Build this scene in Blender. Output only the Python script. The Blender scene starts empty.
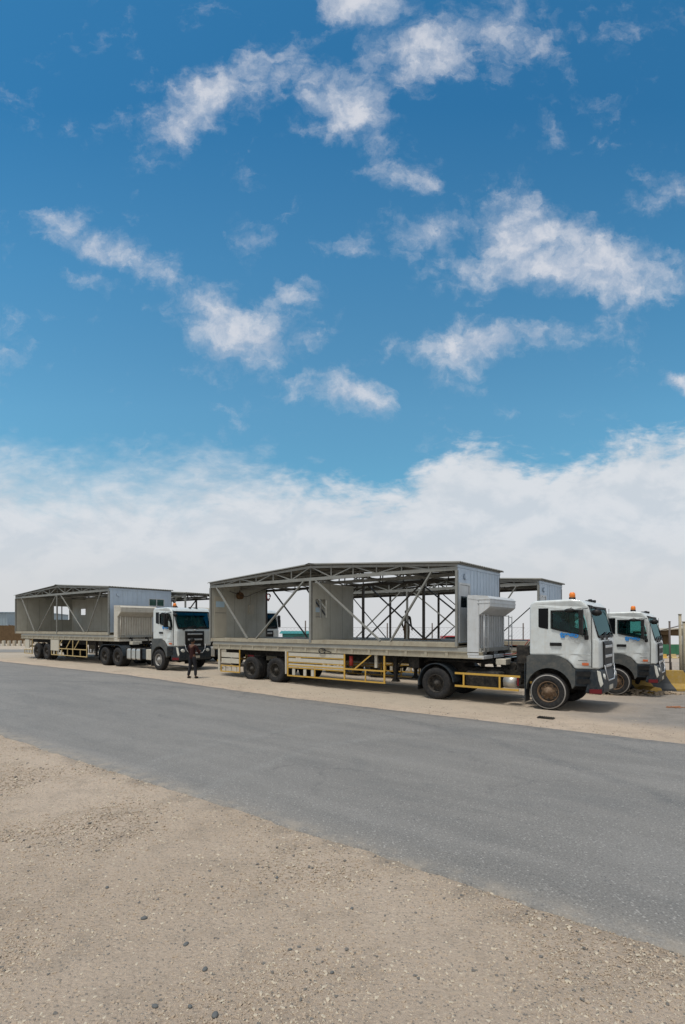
import bpy, bmesh, math, random
from mathutils import Vector, Matrix, noise
random.seed(7)
R = math.radians
scene = bpy.context.scene
COL = scene.collection

# ---------------------------------------------------------------- camera
cam = bpy.data.cameras.new('camera')
camo = bpy.data.objects.new('camera', cam); COL.objects.link(camo)
camo.location = (0, 0, 2.35); camo.rotation_euler = (R(90), 0, 0)
cam.lens = 18.28; cam.sensor_width = 36; cam.shift_y = 0.1123
cam.clip_start = 0.1; cam.clip_end = 9000
scene.camera = camo
scene.view_settings.view_transform = 'Standard'
scene.view_settings.look = 'None'
scene.view_settings.exposure = 0.35
scene.view_settings.gamma = 1.0

# ---------------------------------------------------------------- node helpers
class NT:
    def __init__(s, tree): s.t = tree; s.n = tree.nodes; s.l = tree.links
    def new(s, typ, **kw):
        n = s.n.new(typ)
        for k, v in kw.items(): setattr(n, k, v)
        return n
    def put(s, sock, v):
        if hasattr(v, 'is_output') or isinstance(v, bpy.types.NodeSocket): s.l.new(v, sock)
        else:
            if isinstance(v, (tuple, list)) and len(v) == 3 and sock.type == 'RGBA': v = (*v, 1)
            sock.default_value = v
    def math(s, op, a, b=0.0, c=0.0, clamp=False):
        n = s.new('ShaderNodeMath', operation=op); n.use_clamp = clamp
        s.put(n.inputs[0], a); s.put(n.inputs[1], b); s.put(n.inputs[2], c)
        return n.outputs[0]
    def mix(s, f, a, b, blend='MIX'):
        n = s.new('ShaderNodeMix', data_type='RGBA', blend_type=blend)
        s.put(n.inputs[0], f); s.put(n.inputs[6], a); s.put(n.inputs[7], b)
        return n.outputs[2]
    def smooth(s, x, a, b):
        n = s.new('ShaderNodeMapRange', interpolation_type='SMOOTHSTEP')
        s.put(n.inputs[0], x); s.put(n.inputs[1], a); s.put(n.inputs[2], b)
        n.inputs[3].default_value = 0; n.inputs[4].default_value = 1
        return n.outputs[0]
    def noise(s, vec, scale, detail=4, rough=.55, dist=0.0, out=0):
        n = s.new('ShaderNodeTexNoise'); s.put(n.inputs['Vector'], vec)
        n.inputs['Scale'].default_value = scale; n.inputs['Detail'].default_value = detail
        n.inputs['Roughness'].default_value = rough; n.inputs['Distortion'].default_value = dist
        return n.outputs[out]
    def vmul(s, vec, m, add=(0, 0, 0), rot=(0, 0, 0)):
        n = s.new('ShaderNodeMapping'); s.put(n.inputs[0], vec)
        n.inputs['Scale'].default_value = m; n.inputs['Location'].default_value = add
        n.inputs['Rotation'].default_value = rot
        return n.outputs[0]

# ---------------------------------------------------------------- sky
SUN_DIR = Vector((-0.30, -0.28, 1.15)).normalized()
elev = math.asin(SUN_DIR.z); azim = math.atan2(SUN_DIR.x, SUN_DIR.y)
world = bpy.data.worlds.new("World"); scene.world = world; world.use_nodes = True
w = NT(world.node_tree); w.n.clear()
WS = 0.10
sky = w.new('ShaderNodeTexSky', sky_type='NISHITA'); sky.sun_disc = False
sky.sun_elevation = elev; sky.sun_rotation = azim
sky.air_density = 1.0; sky.dust_density = 0.6; sky.ozone_density = 2.0
tc = w.new('ShaderNodeTexCoord')
sep = w.new('ShaderNodeSeparateXYZ'); w.l.new(tc.outputs['Generated'], sep.inputs[0])
dx, dy, dz = sep.outputs
den = w.math('MAXIMUM', w.math('ABSOLUTE', dy), 0.08)
u = w.math('DIVIDE', dx, den); v = w.math('DIVIDE', dz, den)
comb = w.new('ShaderNodeCombineXYZ'); w.l.new(u, comb.inputs[0]); w.l.new(v, comb.inputs[1])
P = comb.outputs[0]
# warped coordinate so the cloud outlines are ragged
wn = w.noise(P, 9.0, 7, .68, out=1)
sub = w.new('ShaderNodeVectorMath', operation='SUBTRACT'); w.l.new(wn, sub.inputs[0]); sub.inputs[1].default_value = (.5, .5, .5)
scl = w.new('ShaderNodeVectorMath', operation='SCALE'); w.l.new(sub.outputs[0], scl.inputs[0]); scl.inputs['Scale'].default_value = 0.085
addv = w.new('ShaderNodeVectorMath', operation='ADD'); w.l.new(P, addv.inputs[0]); w.l.new(scl.outputs[0], addv.inputs[1])
PW = addv.outputs[0]
def blob(cx, cy, rx, ry, ang, k):
    c = ((cx - 342.5) / 520, (627 - cy) / 520)
    mp = w.new('ShaderNodeMapping', vector_type='TEXTURE')
    w.l.new(PW, mp.inputs[0]); mp.inputs['Location'].default_value = (c[0], c[1], 0)
    mp.inputs['Rotation'].default_value = (0, 0, R(-ang)); mp.inputs['Scale'].default_value = (rx / 520, ry / 520, 1)
    ln = w.new('ShaderNodeVectorMath', operation='LENGTH'); w.l.new(mp.outputs[0], ln.inputs[0])
    m = w.smooth(ln.outputs['Value'], 1.35, 0.0)
    return w.math('MULTIPLY', m, k)
blobs = [(222,92,92,44,-35,1.0),(348,108,56,50,35,.95),(452,42,112,50,-14,1.05),(370,10,80,26,6,.8),
         (60,222,45,18,20,.65),(120,258,95,26,22,.85),(95,283,50,14,10,.6),(240,328,82,42,22,.95),(340,393,78,24,14,.9),(295,288,34,18,0,.65),
         (425,236,60,26,0,.85),(525,238,80,52,15,1.0),(575,268,160,34,0,1.0),(505,340,135,26,-4,1.1),(648,280,90,30,-4,.85),(664,202,60,18,0,.55),
         (600,103,70,18,10,.34),(385,178,70,18,8,.45),(245,246,30,24,0,.62),(684,384,26,16,20,.9),(365,250,30,14,0,.5),(40,315,50,10,0,.3)]
acc = None
for b in blobs:
    m = blob(*b); acc = m if acc is None else w.math('MAXIMUM', acc, m)
n1 = w.noise(PW, 6.5, 10, .60, .15)
n2 = w.noise(w.vmul(PW, (1, 1.7, 1), rot=(0, 0, .35)), 15.0, 8, .62, .5)
nn = w.math('ADD', w.math('MULTIPLY', n1, .75), w.math('MULTIPLY', n2, .35))
dens = w.math('ADD', acc, w.math('MULTIPLY', w.math('SUBTRACT', nn, .55), 3.6))
cl = w.smooth(dens, 0.12, 1.35)
cl = w.math('MULTIPLY', cl, .92)
# the bank of bright cloud above the horizon
cur = w.new('ShaderNodeFloatCurve'); 
un = w.math('ADD', w.math('MULTIPLY', u, .76), .5)
w.l.new(un, cur.inputs['Value'])
cv = cur.mapping.curves[0]
pts = [(0, 452), (.18, 455), (.35, 462), (.47, 480), (.56, 488), (.63, 462), (.72, 446), (.82, 456), (.9, 448), (1, 430)]
for i, (a, b) in enumerate(pts):
    val = (627 - b) / 520
    if i == 0: cv.points[0].location = (a, val)
    elif i == len(pts) - 1: cv.points[-1].location = (a, val)
    else: cv.points.new(a, val)
cur.mapping.update()
nb = w.noise(w.vmul(P, (1, 1.7, 1)), 6.5, 9, .6, .3)
nb2 = w.noise(w.vmul(P, (1, 2.4, 1)), 24, 6, .6, .3)
below = w.math('SUBTRACT', cur.outputs[0], v)
below = w.math('ADD', below, w.math('MULTIPLY', w.math('SUBTRACT', nb, .5), .20))
below = w.math('ADD', below, w.math('MULTIPLY', w.math('SUBTRACT', nb2, .5), .10))
left = w.smooth(u, .1, -.4)
hardness = w.math('ADD', .055, w.math('MULTIPLY', left, .10))
bank = w.smooth(w.math('DIVIDE', w.math('ADD', below, .01), hardness), -0.25, 1.0)
# colours (radiance before the Background strength)
def rad(r, g, b):
    f = lambda c: ((c / 255 + .055) / 1.055) ** 2.4 if c > 10 else c / 255 / 12.92
    k = WS * 1.275
    return (f(r) / k, f(g) / k, f(b) / k)
tintr = w.new('ShaderNodeValToRGB'); w.l.new(v, tintr.inputs[0])
els = tintr.color_ramp.elements
els[0].position = 0.0; els[0].color = (.32, .55, .50, 1)
els[1].position = 1.0; els[1].color = (.145, .49, .59, 1)
e_ = els.new(.42); e_.color = (.38, .68, .66, 1)
e_ = els.new(.70); e_.color = (.27, .62, .66, 1)
base = w.mix(1.0, w.mix(1.0, sky.outputs[0], tintr.outputs[0], 'MULTIPLY'), (1.65, 1.65, 1.65), 'MULTIPLY')
nup = w.noise(w.vmul(PW, (1, 1, 1), add=(-.012, .035, 0)), 6.5, 6, .60, .15)
lit = w.smooth(w.math('SUBTRACT', n1, nup), -.10, .11)
ccol = w.mix(lit, rad(176, 189, 208), rad(217, 219, 226))
nbu = w.noise(w.vmul(P, (1, 1.7, 1), add=(-.01, .05, 0)), 6.5, 6, .6, .3)
bcol0 = w.mix(w.smooth(w.math('SUBTRACT', nb, nbu), -.12, .12), rad(201, 210, 219), rad(216, 221, 227))
bcol = w.mix(w.smooth(v, .22, .02), bcol0, rad(210, 212, 214))
c1 = w.mix(cl, base, ccol)
c2 = w.mix(bank, c1, bcol)
# below the horizon: dull sand tone
c3 = w.mix(w.smooth(dz, -0.06, -0.14), c2, (2.2, 1.9, 1.6))
# unseen sky behind and overhead: bright broken cloud added as soft fill light
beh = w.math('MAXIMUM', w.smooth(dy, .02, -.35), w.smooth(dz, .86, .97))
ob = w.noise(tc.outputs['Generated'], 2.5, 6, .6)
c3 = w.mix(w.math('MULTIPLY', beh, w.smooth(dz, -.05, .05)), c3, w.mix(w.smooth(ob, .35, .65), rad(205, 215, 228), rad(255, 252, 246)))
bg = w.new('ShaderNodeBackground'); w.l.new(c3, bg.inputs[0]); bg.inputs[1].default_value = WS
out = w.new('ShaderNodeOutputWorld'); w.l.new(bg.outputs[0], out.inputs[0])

# ---------------------------------------------------------------- sun
sl = bpy.data.lights.new('sun', 'SUN'); sl.energy = 2.2; sl.angle = R(11); sl.color = (1, .95, .88)
so = bpy.data.objects.new('sun', sl); COL.objects.link(so)
so.rotation_euler = (-SUN_DIR).to_track_quat('-Z', 'Y').to_euler()

# ---------------------------------------------------------------- materials
def mat(name, col, rough=.6, metal=0.0, col2=None, nscale=6.0, namt=.5, dust=0.0, dustz=None, bump=0.0, bscale=40, coat=0.0, extra=None, spec=None):
    m = bpy.data.materials.new(name); m.use_nodes = True
    t = NT(m.node_tree); b = t.n['Principled BSDF']
    co = t.new('ShaderNodeTexCoord').outputs['Object']
    c2 = col2 or tuple(x * .72 for x in col)
    nz = t.noise(co, nscale, 7, .65)
    c = t.mix(t.math('MULTIPLY', t.smooth(nz, .35, .75), namt), col, c2)
    if dust:
        f = t.noise(co, nscale * 1.7, 6, .7)
        f = t.smooth(f, .35, .8)
        if dustz:
            s = t.new('ShaderNodeSeparateXYZ'); t.l.new(co, s.inputs[0])
            f = t.math('ADD', f, t.smooth(s.outputs[2], dustz, 0.2), clamp=True)
        c = t.mix(t.math('MULTIPLY', f, dust), c, (.33, .275, .205))
    if extra: c = extra(t, co, c)
    t.put(b.inputs['Base Color'], c)
    b.inputs['Metallic'].default_value = metal
    rr = t.math('ADD', rough, t.math('MULTIPLY', t.math('SUBTRACT', nz, .5), .3), clamp=True)
    t.put(b.inputs['Roughness'], rr)
    if spec is None and max(col) < .16: spec = .22
    if spec is not None: b.inputs['Specular IOR Level'].default_value = spec
    if coat: b.inputs['Coat Weight'].default_value = coat
    if bump:
        bn = t.new('ShaderNodeBump'); bn.inputs['Strength'].default_value = bump; bn.inputs['Distance'].default_value = .01
        t.l.new(t.noise(co, bscale, 5, .6), bn.inputs['Height']); t.l.new(bn.outputs[0], b.inputs['Normal'])
    return m
def streaks(col, amt, sc=(9, 9, .6)):
    def f(t, co, c):
        n = t.noise(t.vmul(co, sc), 1.6, 6, .65)
        return t.mix(t.math('MULTIPLY', t.smooth(n, .5, .78), amt), c, col)
    return f
M = {}
M['white'] = mat('cab_white_paint', (.57, .61, .61), .32, col2=(.45, .48, .475), nscale=2.5, namt=.7, dust=.28, dustz=1.9, coat=.3, extra=streaks((.34, .31, .26), .35))
M['grey'] = mat('fender_grey', (.060, .068, .070), .5, dust=.22, dustz=.7, nscale=5)
M['slate'] = mat('bumper_slate', (.014, .023, .032), .5, dust=.12, dustz=.45, nscale=6)
M['black'] = mat('black_plastic', (.009, .010, .011), .5, dust=.05, nscale=6)
M['chassis'] = mat('chassis_black', (.012, .012, .012), .7, dust=.16, nscale=5, bump=.3)
M['tyre'] = mat('tyre_rubber', (.014, .015, .017), .8, dust=.10, nscale=7, bump=.5, bscale=60)
M['tyrewall'] = mat('tyre_scuffed', (.26, .25, .235), .85, dust=.3, nscale=9)
M['rust'] = mat('rim_rusty', (.14, .088, .05), .7, col2=(.10, .06, .04), nscale=14, namt=.9, dust=.4)
M['rimgrey'] = mat('rim_grey', (.26, .26, .25), .6, nscale=10, dust=.4)
M['rimdark'] = mat('rim_dark', (.022, .022, .022), .7, nscale=10, dust=.25)
M['silver'] = mat('tank_aluminium', (.55, .55, .53), .42, metal=.6, nscale=5, dust=.35)
M['chrome'] = mat('trim_silver', (.62, .64, .66), .3, metal=.7, nscale=5, dust=.15)
M['yellow'] = mat('yellow_paint', (.50, .30, .035), .5, col2=(.33, .19, .05), nscale=9, dust=.25)
M['paleyellow'] = mat('faded_yellow_paint', (.44, .33, .14), .6, nscale=8, dust=.35)
M['panelwhite'] = mat('dusty_white_panel', (.48, .455, .385), .6, col2=(.40, .36, .28), nscale=5, dust=.3, extra=streaks((.30, .22, .12), .5))
M['deck'] = mat('deck_beige_paint', (.34, .31, .235), .65, col2=(.22, .19, .14), nscale=3, dust=.3, namt=.8, extra=streaks((.16, .10, .05), .5, (6, 6, 2)))
M['deckgrey'] = mat('deck_grey_paint', (.27, .275, .255), .65, col2=(.19, .185, .165), nscale=3, dust=.25)
M['headwhite'] = mat('headboard_pale_paint', (.50, .52, .53), .5, col2=(.36, .37, .37), nscale=3, dust=.12, extra=streaks((.26, .20, .13), .45))
M['headbeige'] = mat('headboard_beige_paint', (.50, .47, .40), .55, col2=(.33, .30, .25), nscale=3, dust=.12, extra=streaks((.24, .15, .08), .6))
M['steel'] = mat('truss_grey_paint', (.205, .21, .195), .6, col2=(.13, .125, .11), nscale=5, namt=.6, dust=.12)
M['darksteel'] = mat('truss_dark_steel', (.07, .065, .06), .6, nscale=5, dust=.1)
M['panelin'] = mat('inner_panel_beige', (.46, .46, .41), .6, col2=(.37, .36, .30), nscale=1.5, namt=.7, extra=streaks((.24, .19, .13), .4))
M['panelout'] = mat('outer_panel_bluegrey', (.40, .48, .57), .5, col2=(.32, .39, .47), nscale=1.4, namt=.6, dust=.05, extra=streaks((.24, .25, .25), .45))
M['doorin'] = mat('door_beige', (.48, .45, .37), .6, nscale=2)
M['sheet'] = mat('roof_sheet', (.155, .155, .14), .6, col2=(.15, .14, .12), nscale=2, namt=.7, dust=.2)
M['redhose'] = mat('red_plastic', (.32, .025, .02), .5)
M['brownfan'] = mat('brown_fan', (.13, .07, .03), .6)
M['dullorange'] = mat('faded_orange_strap', (.34, .15, .07), .8)
M['boxyellow'] = mat('yellow_box_card', (.42, .33, .09), .7)
M['orange'] = mat('amber_lens', (.75, .20, .02), .35)
M['redlens'] = mat('red_lens', (.13, .012, .016), .35)
M['orangelens'] = mat('orange_reflector', (.55, .13, .04), .35)
M['lens'] = mat('lamp_lens', (.55, .55, .50), .15, nscale=20)
M['logo'] = mat('logo_blue', (.02, .22, .58), .4)
M['concrete'] = mat('pale_concrete', (.42, .37, .29), .85, nscale=5, namt=.7, bump=.3)
M['seat'] = mat('seat_fabric', (.05, .05, .05), .9)
M['post'] = mat('fence_post_paint', (.33, .29, .21), .7, col2=(.2, .16, .1), nscale=6)
M['darkpost'] = mat('dark_fence_post', (.12, .10, .09), .7)
M['green'] = mat('green_sheeting', (.035, .16, .085), .7, nscale=2)
M['teal'] = mat('teal_cladding', (.03, .20, .19), .6, nscale=1)
M['brownfence'] = mat('brown_boarding', (.115, .075, .04), .85, nscale=2, namt=.8, extra=streaks((.06, .04, .02), .6, (4, 4, .5)))
M['warehouse'] = mat('warehouse_cladding', (.27, .34, .39), .55, nscale=.6)
M['skin'] = mat('skin', (.13, .07, .045), .6)
M['shirt'] = mat('dark_maroon_cloth', (.028, .009, .009), .9)
M['shirt2'] = mat('dark_olive_cloth', (.045, .04, .03), .9)
M['trousers'] = mat('dark_trousers', (.02, .021, .026), .9)
M['brownpants'] = mat('brown_trousers', (.10, .065, .035), .9)
M['hair'] = mat('black_hair', (.01, .01, .01), .8)
M['shoe'] = mat('black_shoe', (.015, .015, .015), .6)
M['carred'] = mat('car_red_paint', (.35, .03, .03), .35)
M['carwhite'] = mat('car_white_paint', (.6, .6, .6), .35)
M['cardark'] = mat('car_dark_paint', (.05, .05, .06), .35)
M['pebble'] = mat('dark_stone', (.11, .115, .115), .8, nscale=30)
M['brick'] = mat('red_brick_block', (.30, .10, .06), .8, nscale=3)
def glassmat(name, tint, tr, rough=.04, gl=(.6, .7, .75)):
    m = bpy.data.materials.new(name); m.use_nodes = True; t = NT(m.node_tree); t.n.clear()
    g = t.new('ShaderNodeBsdfGlossy'); g.inputs[0].default_value = (*gl, 1); g.inputs[1].default_value = rough
    tp = t.new('ShaderNodeBsdfTransparent'); tp.inputs[0].default_value = (*tint, 1)
    fr = t.new('ShaderNodeFresnel'); fr.inputs[0].default_value = 1.5
    mx = t.new('ShaderNodeMixShader'); f = t.math('ADD', fr.outputs[0], tr, clamp=True)
    t.l.new(f, mx.inputs[0]); t.l.new(tp.outputs[0], mx.inputs[1]); t.l.new(g.outputs[0], mx.inputs[2])
    o = t.new('ShaderNodeOutputMaterial'); t.l.new(mx.outputs[0], o.inputs[0]); return m
M['glass'] = glassmat('side_window_glass', (.50, .72, .70), .01, .04, (.35, .42, .44))
M['screen'] = glassmat('windscreen_glass', (.32, .66, .66), .04, .04, (.30, .48, .50))
M['darkglass'] = mat('dark_glass', (.004, .005, .006), .12, namt=0, spec=.12)
M['blueglass'] = mat('pale_blue_glass', (.42, .58, .70), .2, namt=0)
# stripes for barriers
def stripem():
    m = mat('yellow_black_stripes', (.34, .215, .035), .8, nscale=7, dust=.45)
    t = NT(m.node_tree); b = t.n['Principled BSDF']; co = t.new('ShaderNodeTexCoord').outputs['Object']
    s = t.new('ShaderNodeSeparateXYZ'); t.l.new(co, s.inputs[0])
    q = t.math('ADD', s.outputs[0], t.math('MULTIPLY', s.outputs[2], .55))
    fr = t.math('FRACT', t.math('DIVIDE', t.math('ADD', q, .22), 1.5)); f = t.math('LESS_THAN', fr, .5)
    old = b.inputs['Base Color'].links[0].from_socket
    t.put(b.inputs['Base Color'], t.mix(f, old, (.05, .055, .06))); return m
M['stripe'] = stripem()

# ---------------------------------------------------------------- mesh helpers
class MB:
    def __init__(s, off=(0, 0, 0), warp=None): s.warp = warp; s.bm = bmesh.new(); s.off = Vector(off); s.mats = []; s.mi = 0
    def use(s, m):
        if m not in s.mats: s.mats.append(m)
        s.mi = s.mats.index(m); return s
    def _v(s, p):
        if s.warp: p = s.warp(p)
        return s.bm.verts.new(Vector(p) - s.off)
    def _f(s, vs, smooth=False):
        try: f = s.bm.faces.new(vs)
        except ValueError: return
        f.material_index = s.mi; f.smooth = smooth; return f
    def box(s, x0, x1, y0, y1, z0, z1):
        if x0 > x1: x0, x1 = x1, x0
        if y0 > y1: y0, y1 = y1, y0
        v = [s._v(p) for p in ((x0,y0,z0),(x1,y0,z0),(x1,y1,z0),(x0,y1,z0),(x0,y0,z1),(x1,y0,z1),(x1,y1,z1),(x0,y1,z1))]
        for q in ((3,2,1,0),(4,5,6,7),(0,1,5,4),(1,2,6,5),(2,3,7,6),(3,0,4,7)): s._f([v[i] for i in q])
        return s
    def prism(s, prof, y0, y1, ax='y', prof2=None):
        """prof: list of (a,b); ax y: (x,z); ax x: (y,z); ax z: (x,y)"""
        def mk(a, b, c):
            return {'y': (a, c, b), 'x': (c, a, b), 'z': (a, b, c)}[ax]
        A = [s._v(mk(a, b, y0)) for a, b in prof]; B = [s._v(mk(a, b, y1)) for a, b in (prof2 or prof)]
        n = len(prof)
        s._f(A); s._f(B[::-1])
        for i in range(n): s._f([A[(i + 1) % n], A[i], B[i], B[(i + 1) % n]])
        return s
    def beam(s, p, q, w=.06, h=None, up=(0, 0, 1)):
        h = h or w; p = Vector(p); q = Vector(q); d = (q - p).normalized(); up = Vector(up)
        if abs(d.dot(up)) > .98: up = Vector((0, 1, 0))
        a = d.cross(up).normalized(); b = a.cross(d).normalized()
        r = [s._v(p + a * i * w / 2 + b * j * h / 2) for i, j in ((-1,-1),(1,-1),(1,1),(-1,1))]
        t = [s._v(q + a * i * w / 2 + b * j * h / 2) for i, j in ((-1,-1),(1,-1),(1,1),(-1,1))]
        s._f(r[::-1]); s._f(t)
        for i in range(4): s._f([r[i], r[(i+1)%4], t[(i+1)%4], t[i]])
        return s
    def tube(s, pts, r, n=8):
        pts = [Vector(p) for p in pts]; rings = []
        for i, p in enumerate(pts):
            d = ((pts[i+1] if i < len(pts)-1 else p) - (pts[i-1] if i else p)).normalized()
            up = Vector((0, 0, 1)) if abs(d.z) < .95 else Vector((1, 0, 0))
            a = d.cross(up).normalized(); b = a.cross(d)
            rr = r[i] if isinstance(r, (list, tuple)) else r
            rings.append([s._v(p + (a * math.cos(2*math.pi*k/n) + b * math.sin(2*math.pi*k/n)) * rr) for k in range(n)])
        for A, B in zip(rings, rings[1:]):
            for k in range(n): s._f([A[k], A[(k+1)%n], B[(k+1)%n], B[k]], True)
        s._f(rings[0][::-1]); s._f(rings[-1]); return s
    def lathe(s, prof, c, n=40, sgn=1):
        """around the y axis at (cx,cz); prof (radius, y)"""
        cx, cz = c; rings = []
        for r, y in prof:
            if r < 1e-5: rings.append([s._v((cx, y, cz))]); continue
            rings.append([s._v((cx + r*math.cos(2*math.pi*k/n), y, cz + r*math.sin(2*math.pi*k/n))) for k in range(n)])
        for A, B in zip(rings, rings[1:]):
            for k in range(n):
                a0, a1 = A[k % len(A)], A[(k+1) % len(A)]; b0, b1 = B[k % len(B)], B[(k+1) % len(B)]
                vs = []
                for q in (a0, a1, b1, b0):
                    if q not in vs: vs.append(q)
                if len(vs) > 2: s._f(vs, True)
        return s
    def ico(s, c, r, sc=(1, 1, 1), sub=1, jit=0, smooth=True):
        m = bmesh.ops.create_icosphere(s.bm, subdivisions=sub, radius=1)
        c = Vector(s.warp(c) if s.warp else c) - s.off
        for vv in m['verts']:
            j = 1 + random.uniform(-jit, jit)
            vv.co = Vector((vv.co.x*r*sc[0]*j, vv.co.y*r*sc[1]*j, vv.co.z*r*sc[2]*j)) + c
        for f in {f for vv in m['verts'] for f in vv.link_faces}: f.material_index = s.mi; f.smooth = smooth
        return s
    def build(s, name, m=None, parent=None, bevel=0, seg=2, cuts=None, fix=True):
        if fix: bmesh.ops.recalc_face_normals(s.bm, faces=s.bm.faces[:])
        me = bpy.data.meshes.new(name); s.bm.to_mesh(me); s.bm.free()
        mats = s.mats or [m]
        for x in mats: me.materials.append(M[x])
        o = bpy.data.objects.new(name, me); COL.objects.link(o)
        if bevel:
            b = o.modifiers.new('b', 'BEVEL'); b.width = bevel; b.segments = seg; b.limit_method = 'ANGLE'; b.angle_limit = R(25)
        tmp = []
        for c in (cuts or []):
            cm = c.build('cutter_tmp', 'black'); tmp.append(cm)
            bo = o.modifiers.new('c', 'BOOLEAN'); bo.object = cm; bo.operation = 'DIFFERENCE'; bo.solver = 'EXACT'
        if bevel or cuts:
            bpy.context.view_layer.update()
            dg = bpy.context.evaluated_depsgraph_get()
            nm = bpy.data.meshes.new_from_object(o.evaluated_get(dg)); o.modifiers.clear(); o.data = nm; nm.name = name
        for t_ in tmp: bpy.data.objects.remove(t_)
        if parent: o.parent = parent
        return o
def pieces(name, m, parent, off, boxes, **kw):
    for q in boxes: b = MB(off, kw.get('warp')); b.box(*q); b.build(name, m, parent, bevel=kw.get('bevel', 0))
def tag(o, label=None, cat=None, group=None, kind=None):
    if label: o['label'] = label
    if cat: o['category'] = cat
    if group: o['group'] = group
    if kind: o['kind'] = kind
    return o
def empty(name, loc, rz=0, label=None, cat=None, group=None):
    e = bpy.data.objects.new(name, None); COL.objects.link(e); e.empty_display_size = .3
    e.location = loc; e.rotation_euler = (0, 0, rz); tag(e, label, cat, group); return e
def dup(o, loc=None, parent=None, label=None, group=None):
    c = o.copy(); COL.objects.link(c)
    if parent: c.parent = parent
    if loc is not None: c.location = loc
    if label: c['label'] = label
    if group: c['group'] = group
    for ch in list(o.children): dup(ch, None, c)
    return c

# ---------------------------------------------------------------- ground
A = R(38); CA, SA = math.cos(A), math.sin(A)
def ss(x): x = max(0, min(1, x)); return x * x * (3 - 2 * x)
def nT(X, Y): return -CA * X + SA * Y, SA * X + CA * Y       # along the road (away to the left), across it
def XY(t, n): return -CA * t + SA * n, SA * t + CA * n
def gz(X, Y):
    t, n = nT(X, Y)
    z = .2 * ss((4 - X) / 14) * ss((Y - 13) / 12)
    z += -.2 * ss((n - 15.17 - 2.6) / 2.2) * ss((X + 6) / 6)
    if Y > 58: z -= .033 * (Y - 58) - 0.4 * (1 - math.exp(-(Y - 58) / 12)) * .9
    return z
def axis(lo, hi, fine_lo, fine_hi, step, grow=1.18):
    a = []; x = fine_lo
    while x < fine_hi: a.append(x); x += step
    st = step
    while x < hi: a.append(x); st *= grow; x += st
    a.append(hi); x = fine_lo; st = step; b = []
    while x > lo: st *= grow; x -= st; b.append(max(x, lo))
    return b[::-1] + a
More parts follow.
